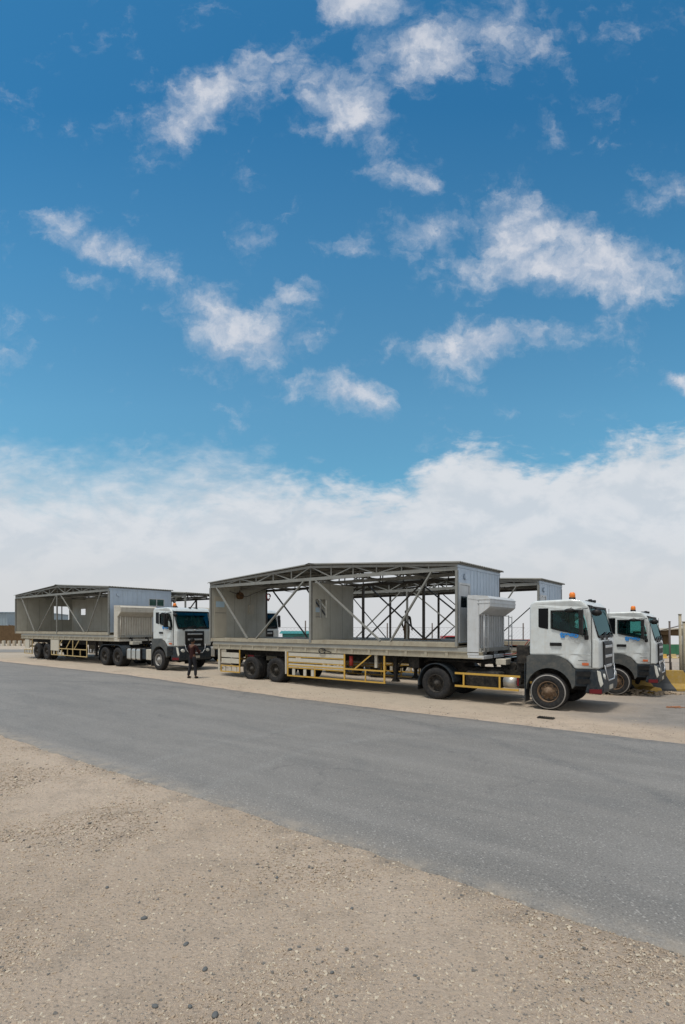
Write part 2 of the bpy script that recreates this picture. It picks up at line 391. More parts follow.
def ground_material(name, kind):
    m = bpy.data.materials.new(name); m.use_nodes = True; t = NT(m.node_tree); b = t.n['Principled BSDF']
    g = t.new('ShaderNodeNewGeometry').outputs['Position']
    if kind == 'sand':
        big = t.noise(g, .35, 5, .6); mid = t.noise(g, 2.2, 6, .6); fine = t.noise(t.vmul(g, (1, 1.25, 1)), 30, 7, .72, .3)
        c = t.mix(t.smooth(big, .3, .7), (.44, .345, .258), (.52, .415, .318))
        c = t.mix(t.math('MULTIPLY', t.smooth(mid, .45, .75), .4), c, (.215, .175, .135))
        c = t.mix(t.math('MULTIPLY', t.smooth(fine, .50, .72), .75), c, (.20, .16, .115))  # dusty stone tones that also paint in relief shading: dark pits, pale crests
        c = t.mix(t.math('MULTIPLY', t.smooth(fine, .48, .30), .65), c, (.50, .43, .33))
        vo = t.new('ShaderNodeTexVoronoi'); t.put(vo.inputs['Vector'], g); vo.inputs['Scale'].default_value = 38
        s2 = t.new('ShaderNodeSeparateColor'); t.l.new(vo.outputs['Color'], s2.inputs[0])
        peb = t.math('MULTIPLY', t.smooth(vo.outputs['Distance'], .42, .2), t.math('GREATER_THAN', s2.outputs[0], .72))
        pc = t.mix(s2.outputs[1], (.14, .13, .12), (.50, .45, .38))
        c = t.mix(t.math('MULTIPLY', peb, .55), c, pc)
        # packed, greyer worn ground where vehicles turn on the right of the yard
        s3 = t.new('ShaderNodeSeparateXYZ'); t.l.new(g, s3.inputs[0])
        n_ = t.math('ADD', t.math('MULTIPLY', s3.outputs[0], SA), t.math('MULTIPLY', s3.outputs[1], CA))
        tt = t.math('ADD', t.math('MULTIPLY', s3.outputs[0], -CA), t.math('MULTIPLY', s3.outputs[1], SA))
        tt = t.math('ADD', tt, t.math('MULTIPLY', t.math('SUBTRACT', t.noise(g, .5, 4), .5), 4))
        wear = t.math('MULTIPLY', t.smooth(tt, 6.5, 1.0), t.smooth(n_, 13.6, 15.0))
        c = t.mix(t.math('MULTIPLY', wear, .85), c, t.mix(t.smooth(mid, .35, .7), (.16, .155, .145), (.24, .225, .205)))
        # pale dusty yard
        yard = t.math('MULTIPLY', t.smooth(n_, 12.3, 14), t.smooth(tt, 2, 8))
        c = t.mix(t.math('MULTIPLY', yard, .55), c, (.37, .325, .255))
        edge = t.math('MULTIPLY', t.smooth(n_, 3.9, 4.5), t.smooth(n_, 5.2, 4.6))
        c = t.mix(t.math('MULTIPLY', edge, t.math('MULTIPLY', t.smooth(mid, .3, .7), .5)), c, (.13, .115, .095))
        h = t.math('ADD', t.math('MULTIPLY', fine, -1.6), t.math('MULTIPLY', peb, .6))
        h = t.math('ADD', h, t.math('MULTIPLY', t.noise(g, 9, 5, .6), .9))
        bn = t.new('ShaderNodeBump'); bn.inputs['Strength'].default_value = .85; bn.inputs['Distance'].default_value = .03
        t.l.new(h, bn.inputs['Height']); t.l.new(bn.outputs[0], b.inputs['Normal'])
        b.inputs['Roughness'].default_value = .95
    else:
        mp = t.vmul(g, (1, 1, 1), rot=(0, 0, A)); lon = t.vmul(mp, (.10, 1.1, 1))
        st = t.noise(lon, 1.6, 6, .6); big = t.noise(g, .45, 5, .6); fine = t.noise(g, 48, 5, .85); mid = t.noise(g, 3.5, 8, .7)
        c = t.mix(t.smooth(st, .3, .72), (.150, .142, .130), (.195, .184, .168))
        c = t.mix(t.math('MULTIPLY', t.smooth(big, .4, .7), .5), c, (.155, .148, .138))
        c = t.mix(t.math('MULTIPLY', t.smooth(mid, .5, .8), .3), c, (.105, .107, .104))
        # curved tyre marks
        s3 = t.new('ShaderNodeSeparateXYZ'); t.l.new(g, s3.inputs[0])
        for (cx, cy, r, wd, k) in ((4.6, 5.5, 8.6, .12, .36), (4.9, 5.2, 7.2, .10, .38), (-14, 2, 21, .14, .5), (-14, 2, 19.1, .13, .5), (2.5, 3.2, 7.8, .09, .20)):
            ax = t.math('SUBTRACT', s3.outputs[0], cx); ay = t.math('SUBTRACT', s3.outputs[1], cy)
            d = t.math('SQRT', t.math('ADD', t.math('MULTIPLY', ax, ax), t.math('MULTIPLY', ay, ay)))
            d = t.math('ABSOLUTE', t.math('SUBTRACT', t.math('ADD', d, t.math('MULTIPLY', t.math('SUBTRACT', big, .5), .6)), r))
            f = t.math('MULTIPLY', t.smooth(d, wd * 1.8, wd * .4), t.math('MULTIPLY', t.smooth(mid, .3, .62), k))
            c = t.mix(f, c, (.23, .225, .21) if wd < .13 else (.08, .082, .082))
        vo = t.new('ShaderNodeTexVoronoi'); t.put(vo.inputs['Vector'], g); vo.inputs['Scale'].default_value = 40
        s2 = t.new('ShaderNodeSeparateColor'); t.l.new(vo.outputs['Color'], s2.inputs[0])
        chip = t.math('MULTIPLY', t.math('GREATER_THAN', s2.outputs[0], .62), t.smooth(vo.outputs['Distance'], .55, .25))
        c = t.mix(t.math('MULTIPLY', chip, .85), c, t.mix(s2.outputs[1], (.055, .056, .056), (.36, .345, .32)))
        patch = t.noise(t.vmul(mp, (.35, 1.0, 1)), .9, 8, .72, .4)
        c = t.mix(t.math('MULTIPLY', t.smooth(patch, .50, .62), .28), c, (.085, .088, .088))
        c = t.mix(t.math('MULTIPLY', t.smooth(patch, .46, .34), .30), c, (.22, .21, .195))
        cr = t.new('ShaderNodeTexVoronoi', feature='DISTANCE_TO_EDGE'); cr.inputs['Scale'].default_value = .33
        wv = t.new('ShaderNodeVectorMath', operation='ADD'); t.l.new(g, wv.inputs[0]); t.l.new(t.noise(g, 1.8, 6, .7, out=1), wv.inputs[1]); t.l.new(wv.outputs[0], cr.inputs['Vector'])
        c = t.mix(t.math('MULTIPLY', t.smooth(cr.outputs['Distance'], .010, .002), t.math('MULTIPLY', t.smooth(big, .45, .6), .45)), c, (.05, .05, .05))
        c = t.mix(t.math('MULTIPLY', t.smooth(fine, .50, .64), .7), c, (.29, .28, .26))
        c = t.mix(t.math('MULTIPLY', t.smooth(fine, .48, .34), .7), c, (.065, .065, .063))
        mpn = t.new('ShaderNodeSeparateXYZ'); t.l.new(mp, mpn.inputs[0])
        n_ = t.math('ADD', t.math('MULTIPLY', s3.outputs[0], SA), t.math('MULTIPLY', s3.outputs[1], CA))
        dusty = t.math('ADD', t.smooth(n_, 4.75, 4.40), t.smooth(n_, 11.6, 12.5))
        dusty = t.math('MULTIPLY', dusty, t.smooth(t.noise(g, 4, 6, .7), .40, .68))
        c = t.mix(t.math('MULTIPLY', dusty, .6), c, (.29, .25, .20))
        bn = t.new('ShaderNodeBump'); bn.inputs['Strength'].default_value = .5; bn.inputs['Distance'].default_value = .008
        t.l.new(fine, bn.inputs['Height']); t.l.new(bn.outputs[0], b.inputs['Normal'])
        b.inputs['Roughness'].default_value = .82
    t.put(b.inputs['Base Color'], c); M[name] = m; return m
ground_material('sandy_gravel', 'sand'); ground_material('asphalt', 'road')
xs = axis(-2500, 2500, -26, 22, .5); ys = axis(-400, 3000, -1, 45, .5)
gb = bmesh.new(); rows = []
for y in ys: rows.append([gb.verts.new((x, y, gz(x, y) + (.012 * noise.noise(Vector((x*.9, y*.9, 0))) if abs(x) < 60 and y < 60 else 0))) for x in xs])
for r0, r1 in zip(rows, rows[1:]):
    for i in range(len(xs) - 1): gb.faces.new((r0[i], r0[i+1], r1[i+1], r1[i])).smooth = True
me = bpy.data.meshes.new('ground'); gb.to_mesh(me); gb.free(); me.materials.append(M['sandy_gravel'])
go = bpy.data.objects.new('ground', me); COL.objects.link(go); go['kind'] = 'structure'
# road
def strip(name, matn, ta, tb, n0, n1, dt, lift, j0=.05, rows_n=16):
    b = bmesh.new(); rr = []; t = ta; k = 0
    while t <= tb:
        e0 = n0 + j0 * noise.noise(Vector((t*1.1, 0, 3))) * 1.2 + j0 * noise.noise(Vector((t*6, 0, 9))) + .06 * math.sin(t * .3 + 1)
        e1 = n1 + j0 * 1.6 * noise.noise(Vector((t*.8, 5, 3))) + j0 * noise.noise(Vector((t*5, 7, 9)))
        row = []
        for i in range(rows_n + 1):
            n = e0 + (e1 - e0) * i / rows_n; X, Y = XY(t, n)
            row.append(b.verts.new((X, Y, gz(X, Y) + lift)))
        row.insert(0, b.verts.new((row[0].co.x - .03*SA, row[0].co.y - .03*CA, row[0].co.z - lift - .03)))
        row.append(b.verts.new((row[-1].co.x + .03*SA, row[-1].co.y + .03*CA, row[-1].co.z - lift - .03)))
        rr.append(row); t += dt
    for a, c in zip(rr, rr[1:]):
        for i in range(len(a) - 1): b.faces.new((a[i], a[i+1], c[i+1], c[i])).smooth = True
    bmesh.ops.recalc_face_normals(b, faces=b.faces[:])
    me = bpy.data.meshes.new(name); b.to_mesh(me); b.free(); me.materials.append(M[matn])
    o = bpy.data.objects.new(name, me); COL.objects.link(o); o['kind'] = 'structure'; return o
strip('road', 'asphalt', -30, 75, 4.38, 12.35, .12, .022)
# gravel: thousands of loose stones on both verges
def gravel():
    sb = bmesh.new(); 
    bpy_m = ['g1', 'g2', 'g3']
    M['g1'] = mat('gravel_pale', (.47, .405, .31), .9, nscale=60); M['g2'] = mat('gravel_tan', (.36, .285, .21), .9, nscale=60); M['g3'] = mat('gravel_dark', (.15, .14, .125), .9, nscale=60)
    tet = [Vector(p) for p in ((1,0,-.5),(-.5,.87,-.5),(-.5,-.87,-.5),(.6,.5,.45),(-.7,.1,.4),(.2,-.7,.5))]
    fc = [(0,1,3),(1,4,3),(1,2,4),(2,5,4),(2,0,5),(0,3,5),(3,4,5)]
    def stone(X, Y, r, mi):
        z = gz(X, Y) + random.uniform(-.15, .25) * r; a = random.uniform(0, 6.28); c, s_ = math.cos(a), math.sin(a); sx, sy, sz = random.uniform(.7, 1.4), random.uniform(.6, 1.1), random.uniform(.45, .8)
        vs = []
        for p in tet:
            x, y = p.x*r*sx, p.y*r*sy; vs.append(sb.verts.new((X + c*x - s_*y + random.uniform(-.15,.15)*r, Y + s_*x + c*y, z + p.z*r*sz)))
        for f in fc: sb.faces.new([vs[i] for i in f]).material_index = mi
    cnt = 0
    while cnt < 46000:
        Y = 2.2 + 11 * random.random() ** 1.5; X = random.uniform(-.72, .72) * Y
        t, n = nT(X, Y)
        if n > 4.45 + random.uniform(-.12, .14): continue
        if noise.noise(Vector((X*1.3, Y*1.3, 1))) < random.uniform(-1.0, .1): continue
        q = random.random(); r = random.uniform(.004, .008) if q < .86 else random.uniform(.008, .017)
        r *= .8 + Y / 9
        stone(X, Y, r, random.choices((0, 1, 2), (.28, .65, .07))[0]); cnt += 1
    for i in range(3500):       # crumbs along the two edges of the asphalt
        t = random.uniform(-6, 34); n = 4.40 + random.gauss(0, .10); X, Y = XY(t, n); stone(X, Y, random.uniform(.005, .014) * (.7 + max(Y, 0) / 14), random.choices((0, 1, 2), (.25, .4, .35))[0])
    for i in range(4500):
        t = random.uniform(-14, 26); n = 12.45 + abs(random.gauss(0, 1.3)); X, Y = XY(t, n); stone(X, Y, random.uniform(.008, .022), random.choices((0, 1, 2), (.4, .4, .2))[0])
    me = bpy.data.meshes.new('gravel'); sb.to_mesh(me); sb.free()
    for k in bpy_m: me.materials.append(M[k])
    o = bpy.data.objects.new('gravel', me); COL.objects.link(o)
    tag(o, 'loose pale and dark gravel scattered over the sandy verges', 'gravel', kind='stuff')
gravel()
def px(x, y, z=0.0):
    s = (y - 627) / (2.35 - z); return (x - 342.5) / s, 520 / s
for i, (x, y, r) in enumerate(((144,919,.022),(186,945,.020),(205,970,.019),(107,888,.017),(155,1007,.018),(215,1016,.022),(277,878,.016),(190,1007,.014),(352,909,.015),(332,973,.013),(290,950,.013),(222,887,.012))):
    X, Y = px(x, y); mb = MB((X, Y, 0)); mb.ico((X, Y, r*.3), r, (1.25, .9, .6), 2, .06)
    o = mb.build('stone', 'pebble'); o.location = (X, Y, gz(X, Y)); o.rotation_euler.z = random.uniform(0, 3)
    tag(o, 'rounded dark grey stone lying loose on the sandy verge in the foreground', 'stone', 'dark stones on the foreground verge')

# ---------------------------------------------------------------- wheels
def wheel(parent, off, x, z, y0, wd=.28, r=.515, rim='rimdark', face=-1, ring=False, loops=True):
    """face -1: outer face towards -y at y0; +1: outer face towards +y at y0."""
    yo = y0; yi = y0 - face * wd
    def Y(d): return yo - face * d
    t = MB(off)
    pr = [(r*.56, Y(.02)), (r*.60, Y(.0)), (r*.80, Y(-.012)), (r*.93, Y(.006)), (r*.985, Y(.03)), (r, Y(.05))]
    k = 4
    for i in range(1, k + 1):
        a = .05 + (wd - .1) * i / (k + 1)
        pr += [(r, Y(a - .007)), (r - .014, Y(a - .005)), (r - .014, Y(a + .005)), (r, Y(a + .007))]
    pr += [(r, Y(wd - .05)), (r*.985, Y(wd - .03)), (r*.93, Y(wd - .006)), (r*.80, Y(wd)), (r*.58, Y(wd - .02))]
    t.lathe(pr, (x, z), 44)
    W_ = t.build('wheel', 'tyre', parent)
    rm = MB(off)
    deep = .06 if face and rim != 'rimdark' else .11
    pr = [(r*.585, Y(.015)), (r*.57, Y(-.004)), (r*.545, Y(.0)), (r*.53, Y(.03)), (r*.51, Y(deep + .05)), (r*.40, Y(deep + .03)), (r*.27, Y(deep)), (r*.26, Y(deep - .03)), (r*.15, Y(deep - .05)), (r*.14, Y(deep - .085)), (0, Y(deep - .09))]
    rm.lathe(pr, (x, z), 36)
    ro = rm.build('rim', rim, W_)
    nb_ = MB(off); nb_.use('rimdark'); nb_.lathe([(r*.20, Y(deep+.040)), (r*.53, Y(deep+.040)), (r*.53, Y(deep+.046)), (r*.20, Y(deep+.046)), (r*.20, Y(deep+.040))], (x, z), 24)
    for i in range(8):                     # hand holes of the disc
        a = 2 * math.pi * i / 8; cx, cz = x + math.cos(a)*r*.455, z + math.sin(a)*r*.455
        nb_.tube([(cx, Y(deep + .045), cz), (cx, Y(deep + .012), cz)], r*.078, 12)
    nb_.use(rim)
    for i in range(10):
        a = 2 * math.pi * i / 10 + .2; cx, cz = x + math.cos(a)*r*.31, z + math.sin(a)*r*.31
        nb_.tube([(cx, Y(deep + .045), cz), (cx, Y(deep - .022), cz)], .018, 6)
    nb_.build('wheel_nut', None, W_)
    if ring:
        rg = MB(off); rg.lathe([(r*.885, Y(-.010)), (r*.915, Y(-.006)), (r*.935, Y(-.0005)), (r*.94, Y(.012)), (r*.88, Y(.012)), (r*.885, Y(-.010))], (x, z), 44)
        rg.build('scuffed_ring', 'tyrewall', W_)
    return W_

# ---------------------------------------------------------------- tractor unit (front axle at x=0, near tyre face at y=0, forward = +x)
def text_mesh(body, size, loc, parent, off, matn, name='lettering', bold=.02):
    cu = bpy.data.curves.new(name, 'FONT'); cu.body = body; cu.size = size; cu.extrude = .003; cu.offset = bold * size; cu.space_character = .95
    o = bpy.data.objects.new('tmp', cu); COL.objects.link(o); bpy.context.view_layer.update()
    me = bpy.data.meshes.new_from_object(o.evaluated_get(bpy.context.evaluated_depsgraph_get())); bpy.data.objects.remove(o)
    me.transform(Matrix.Translation(Vector(loc) - Vector(off)) @ Matrix.Rotation(R(90), 4, 'X')); me.materials.clear(); me.materials.append(M[matn])
    ob = bpy.data.objects.new(name, me); COL.objects.link(ob); ob.parent = parent; return ob

def tractor(origin, axles, rim, tank, ring, label, group, z0):
    off = (-.6, 1.25, 0)
    ox, oy = origin[0] - .6*CA + 1.25*SA, origin[1] + .6*SA + 1.25*CA
    root = empty('tractor_truck', (ox, oy, z0), -A, label, 'truck', group)
    def wp_(p):
        k = max(0, min(1, (p[0] - .90) / .55)) ** 1.6
        x_ = p[0] if p[0] < .9 else .9 + (p[0] - .9) * .80
        return (x_, 1.25 + (p[1] - 1.25) * (1 - .19 * k) - .09 * (p[1] / 2.5), p[2])
    B = lambda: MB(off, wp_)
    W0, W1 = .03, 2.47
    # body shell, hollow with real window openings
    prof = [(-.53,1.53),(-.53,2.90),(-.50,3.03),(-.40,3.10),(.62,3.125),(.88,3.08),(1.06,2.93),(1.18,2.60),(1.33,2.06),(1.38,1.98),(1.40,1.25),(1.38,1.19),(.70,1.19),(.62,1.30),(.50,1.42),(.30,1.51),(.1,1.545)]
    body = B(); body.prism(prof, W0, W1)
    inner = B(); inner.prism([(-.46,1.62),(-.46,2.96),(-.40,3.02),(.62,3.04),(.84,3.0),(.98,2.90),(1.12,2.58),(1.28,2.08),(1.30,1.62)], W0+.06, W1-.06)
    side = B(); side.prism([(-.25,2.38),(-.25,2.86),(-.02,2.86),(-.02,2.32),(-.22,2.35)], -.2, 2.7)
    sw = [(.06,2.30),(.06,2.82),(.80,2.82),(.90,2.78),(1.01,2.50),(1.06,2.12),(.98,2.10),(.30,2.24)]
    win = B(); win.prism(sw, -.2, 2.7)
    ws = B()
    p0 = [(1.02,2.93),(1.40,2.05)]
    ws.prism([(.9,2.91),(1.18,2.96),(1.52,2.08),(1.18,2.12)], .16, 2.34)
    cab = body.build('cab', 'white', root, bevel=.075, seg=4, cuts=[inner, side, win, ws])
    for p in cab.data.polygons: p.use_smooth = False
    # doors: proud skins with window opening, both sides
    dprof = [(.03,1.72),(.03,2.90),(.78,2.90),(.96,2.86),(1.10,2.52),(1.16,2.05),(1.16,1.30),(1.12,1.23),(.78,1.23),(.66,1.38),(.44,1.56),(.20,1.66)]
    for (a, b_, nm) in ((W0-.016, W0+.02, 'n'), (W1-.02, W1+.016, 'f')):
        d = B(); d.prism(dprof, a, b_)
        dw = B(); dw.prism([(x_ , z_) for x_, z_ in [(.10,2.32),(.10,2.79),(.78,2.79),(.88,2.75),(.98,2.50),(1.03,2.14),(.97,2.13),(.30,2.27)]], -.2, 2.7)
        door = d.build('door', 'white', root, bevel=.012, seg=2, cuts=[dw])
        ys_ = a if nm == 'n' else b_
        sgn = -1 if nm == 'n' else 1
        # rubber window surround
        ring_pts = [(.10,2.32),(.10,2.79),(.78,2.79),(.88,2.75),(.98,2.50),(1.03,2.14),(.97,2.13),(.30,2.27)]
        q = B(); 
        for i in range(len(ring_pts)):
            x0_, z0_ = ring_pts[i]; x1_, z1_ = ring_pts[(i+1) % len(ring_pts)]
            q.beam((x0_, ys_ + sgn*.004, z0_), (x1_, ys_ + sgn*.004, z1_), .03, .03)
        q.build('window_seal', 'black', door)
        g = B(); g.prism(ring_pts, ys_ - sgn*.012, ys_ - sgn*.020); g.build('door_window', 'glass', door)
        h = B(); h.box(.07, .34, ys_, ys_ + sgn*.035, 1.845, 1.885); h.box(.05, .37, ys_+sgn*.001, ys_ + sgn*.008, 1.82, 1.91)
        h.build('door_handle', 'black', door, bevel=.008)
        c_ = B(); c_.box(.06, 1.14, ys_ - sgn*.001, ys_ + sgn*.010, 1.600, 1.622); c_.build('crease', 'white', door)
        for xx in (1.165,):
            s_ = B(); s_.box(1.168, 1.182, ys_ - sgn*.0, ys_ - sgn*.02, 1.25, 2.9); s_.build('shut_line', 'black', door)
        qg = B(); qg.prism([(-.27,2.36),(-.27,2.88),(.0,2.88),(.0,2.29),(-.22,2.33)], (W0-.006 if nm=='n' else W1-.01), (W0+.01 if nm=='n' else W1+.006))
        qg.build('quarter_window', 'darkglass', root)
        # indicator
        rr_ = B(); rr_.box(.90, 1.10, ys_ - sgn*.002, ys_ + sgn*.02, 1.30, 1.375); rr_.build('side_indicator', 'orangelens', door, bevel=.008)
        bd = B(); bd.box(.80, 1.06, ys_ , ys_ + sgn*.006, 1.425, 1.440); bd.build('badge', 'grey', door)
        if nm == 'n': text_mesh('trago', .235, (.33, ys_ - .004, 2.06), door, off, 'logo', 'company_lettering', .05)
        # mirrors: tall pair at the door front on an arm
        mr = B(); mr.tube([(1.06, ys_, 2.86), (.98, ys_+sgn*.20, 2.84), (.96, ys_+sgn*.22, 2.10), (1.04, ys_, 2.05)], .014)
        mro = mr.build('mirror_arm', 'black', root)
        mm = B(); mm.box(.88, .985, ys_+sgn*.10, ys_+sgn*.34, 2.14, 2.58); mm.box(.87, .98, ys_+sgn*.10, ys_+sgn*.32, 2.56, 2.82)
        mm.build('mirror', 'black', mro, bevel=.03, seg=3)
        gv = B(); gv.ico((.62, ys_+sgn*.17, 2.80), .12, (1.25, .55, .5), 2); gv.tube([(.62, ys_, 2.88), (.62, ys_+sgn*.16, 2.82)], .012)
        gv.build('kerb_mirror', 'black', root)
        bb = B(); bb.box(.98, 1.10, ys_, ys_+sgn*.07, 2.00, 2.13); bb.build('mirror_bracket', 'black', root, bevel=.02)
        # steps and lower front skirt
        st = B(); st.prism([(.72,1.185),(1.38,1.185),(1.42,.72),(.70,.72),(.66,.95)], ys_+sgn*.0, ys_-sgn*.16)
        so_ = st.build('step_panel', 'slate', root, bevel=.02)
        sc_ = B(); pieces('step', 'black', so_, off, [(.76, 1.14, ys_+sgn*.006, ys_-sgn*.03, 1.00, 1.13), (.76, 1.14, ys_+sgn*.006, ys_-sgn*.03, .80, .93)], warp=wp_)
        # wheel arch: grey band + inner
        ar = B(); out_ = []; inn = []
        for i in range(15):
            a_ = R(8 + 172 * i / 14)
            inn.append((.02 + .63*math.cos(a_), .56 + .63*math.sin(a_)))
        outer = [(.72,.75),(.72,1.185),(.66,1.22),(.60,1.32),(.48,1.43),(.28,1.52),(.1,1.555),(-.53,1.545),(-.60,1.50),(-.62,.55)]
        ar.prism(outer[:] + [( -.61,.55)][:0] + inn[::-1], ys_+sgn*.004, ys_-sgn*.20)
        ar.build('wheel_arch', 'grey', root, bevel=0)
        fl = B(); fl.box(-.665, -.64, ys_+sgn*0, ys_-sgn*.42, .18, 1.30); fl.build('mud_flap', 'slate', root)
    # windscreen
    g = B(); g.prism([(1.045,2.90),(1.055,2.905),(1.335,2.095),(1.325,2.09)], .12, 2.38); wso = g.build('windscreen', 'screen', root)
    s_ = B()
    for y_ in (.13, 2.37): s_.beam((1.065, y_, 2.90), (1.345, y_, 2.10), .05, .03)
    s_.beam((1.07, .13, 2.90), (1.07, 2.37, 2.90), .05, .05); s_.beam((1.345, .13, 2.09), (1.345, 2.37, 2.09), .06, .06); s_.build('screen_seal', 'black', wso)
    for (a, b_) in ((.45, 1.25), (1.25, 2.05)):
        wp = B(); wp.tube([(1.42, a, 2.02), (1.36, b_-.05, 2.16), (1.35, b_-.45, 2.14)], .012); wp.tube([(1.37, b_-.45, 2.13), (1.33, b_+.15, 2.20)], .016); wp.box(1.37, 1.43, a-.05, a+.05, 1.99, 2.05); wp.build('wiper', 'black', root)
    # round front mirror on arm
    fm = B(); fm.tube([(.96, .18, 2.96), (1.18, .02, 2.92), (1.33, -.04, 2.84)], .014); fmo = fm.build('front_mirror_arm', 'black', root)
    fm = B(); fm.ico((1.33, -.05, 2.74), .14, (1.0, .75, .70), 2); fm.build('front_mirror', 'black', fmo)
    # front grille and bumper
    g = B(); g.prism([(1.38,.95),(1.43,1.0),(1.44,1.88),(1.40,1.95),(1.38,1.95)], .55, 1.95); gr = g.build('grille', 'black', root, bevel=.02)
    for z_, c_ in ((1.80, 1.25), (1.53, 1.2), (1.26, .95)):
        b = B(); b.box(1.43, 1.455, 1.25-c_/2*.9, 1.25+c_/2*.9, z_-.04, z_+.04); b.build('grille_bar', 'chrome', gr, bevel=.012)
    b = B(); b.tube([(1.46,.48,1.30),(1.50,.52,1.05),(1.52,.74,.86),(1.52,1.76,.86),(1.50,1.98,1.05),(1.46,2.02,1.30)], .022); b.build('grille_trim', 'chrome', gr)
    b = B(); b.ico((1.43, 1.25, 2.0), .07, (.3, 1, .7), 2); b.build('emblem', 'chrome', gr)
    bp = B(); bp.prism([(.98,.55),(1.44,.50),(1.51,.62),(1.51,.92),(1.42,1.19),(1.16,1.19),(1.10,.95)], .02, 2.48); bpo = bp.build('bumper', 'slate', root, bevel=.045, seg=3)
    for y_ in (.30, 2.20):
        b = B(); b.ico((1.46, y_, .97), .11, (.45, 1.3, 1.0), 2); b.build('headlight', 'lens', root)
        sgn = -1 if y_ < 1 else 1
        b = B(); b.prism([(1.32,1.17),(1.42,1.14),(1.50,.80),(1.42,.70),(1.36,.90)], (.012 if sgn < 0 else 2.45), (.08 if sgn < 0 else 2.488)); b.build('corner_lamp', 'lens', root, bevel=.01)
    pieces('red_marker', 'redlens', bpo, off, [(1.12, 1.46, .008, .06, .54, .66), (1.12, 1.46, 2.44, 2.492, .54, .66)], warp=wp_)
    b = B(); b.box(1.505, 1.525, .95, 1.55, .60, .72); b.build('number_plate', 'panelwhite', bpo)
    # corner deflector panels
    for y0_, y1_ in ((.018, .05), (2.45, 2.482)):
        b = B(); b.prism([(1.20,1.24),(1.37,1.24),(1.37,1.94),(1.30,2.02),(1.22,2.02)], y0_, y1_); b.build('corner_panel', 'white', root, bevel=.01)
    # beacon and horn on the roof
    b = B(); b.use('orange'); b.tube([(.50, .62, 3.19), (.50, .62, 3.30), (.50, .62, 3.34)], [.085, .08, .05], 14); b.use('black'); b.tube([(.50, .62, 3.10), (.50, .62, 3.19)], .09, 14); b.build('beacon', None, root)
    pieces('roof_horn', 'black', root, off, [(.78, .88, 1.2, 1.3, 3.06, 3.16), (.60, .90, 1.6, 1.68, 3.07, 3.15)], bevel=.02)
    # interior
    b = B(); b.box(1.0, 1.28, .12, 2.38, 1.62, 2.02); b.build('dashboard', 'black', root, bevel=.04)
    for y_ in (.62, 1.88):
        b = B(); b.box(-.05, .45, y_-.27, y_+.27, 1.62, 1.98); b.box(-.14, .06, y_-.25, y_+.25, 1.9, 2.52); b.box(-.13, .0, y_-.13, y_+.13, 2.54, 2.72); b.build('cab_seat', 'seat', root, bevel=.05)
    b = B()
    ring_ = [(.80 + .06*math.sin(a_), .62 + .21*math.cos(a_), 2.13 + .2*math.sin(a_)) for a_ in [2*math.pi*i/16 for i in range(17)]]
    b.tube(ring_, .016, 6); b.tube([(.80,.62,2.13),(1.02,.62,1.9)], .02, 6); b.build('steering_wheel', 'black', root)
    # chassis
    L = -axles[-1] - 1.0
    b = B()
    for y_ in (.82, 1.60): b.box(L, 1.2, y_, y_ + .08, .72, 1.02)
    for x_ in [L + .1 + i*.85 for i in range(int((1.0 - L) / .85) + 1)]: b.box(x_, x_ + .12, .9, 1.6, .76, .98)
    b.box(-.4, 1.0, .75, 1.75, .55, 1.3)
    b.build('chassis', 'chassis', root)
    for x_ in [0] + [-a_ for a_ in axles]:
        b = B(); b.tube([(x_, .3, .515), (x_, 2.2, .515)], .07, 10); b.ico((x_, 1.25, .515), .2, (1, 1, 1), 2); b.build('axle', 'chassis', root)
    b = B(); b.box(-1.05, -.60, .45, 2.05, 1.02, 1.70); b.box(-1.0, -.62, .30, .55, 1.25, 1.80); b.tube([(-.75, 2.1, 1.0), (-.75, 2.1, 2.9)], .07); b.build('air_intake', 'chassis', root, bevel=.02)
    for x_ in (-1.35, -1.6):
        b = B(); b.tube([(x_, .95, 1.12), (x_ , 1.55, 1.12)], .12, 12); b.build('air_tank', 'chassis', root)
    hs = [(-.62, 1.0, 1.75), (-.85, 1.02, 1.95), (-1.1, 1.1, 1.65), (-1.35, 1.2, 1.50), (-1.75, 1.2, 1.45)]
    for k, c_ in enumerate(('redhose', 'black', 'blueglass')):
        b = B(); b.tube([(x_, y_ + k*.12, z_ - k*.05) for x_, y_, z_ in hs], .014, 6); b.build('air_hose', c_, root)
    # fifth wheel
    fx = -(sum(axles) / len(axles)) + .35
    b = B(); b.prism([(fx-.5, .75), (fx-.55, 1.25), (fx-.3, 1.7), (fx+.35, 1.7), (fx+.45, 1.25), (fx+.35, .75)], 1.16, 1.23, 'z'); b.box(fx-.35, fx+.3, .85, 1.65, .98, 1.16); b.build('fifth_wheel', 'chassis', root)
    # wheels
    for y_, f_ in ((0, -1), (2.5, 1)): wheel(root, off, 0, .515, y_, .30, rim=rim, face=f_, ring=ring)
    for a_ in axles:
        for y_, f_ in ((0.01, -1), (2.49, 1)):
            wheel(root, off, -a_, .515, y_, .28, rim='rimdark', face=f_)
            wheel(root, off, -a_, .515, y_ - f_*.31, .27, rim='rimdark', face=f_)
    # mudguards over the drive wheels
    xa, xb = -axles[-1], -axles[0]
    for y0_, y1_ in ((-.005, .60), (1.90, 2.505)):
        b = B(); pts_ = []
        for i in range(9): a_ = R(190 - 100 * i / 8); pts_.append((xa + .64*math.cos(a_), .54 + .64*math.sin(a_)))
        for i in range(9): a_ = R(90 - 85 * i / 8); pts_.append((xb + .64*math.cos(a_), .54 + .64*math.sin(a_)))
        inn = [(xa + (x_-xa)*.955 if x_ < (xa+xb)/2 else xb + (x_-xb)*.955, .54 + (z_-.54)*.955) for x_, z_ in pts_]
        if len(axles) > 1 or True: b.prism(pts_ + inn[::-1], y0_, y1_)
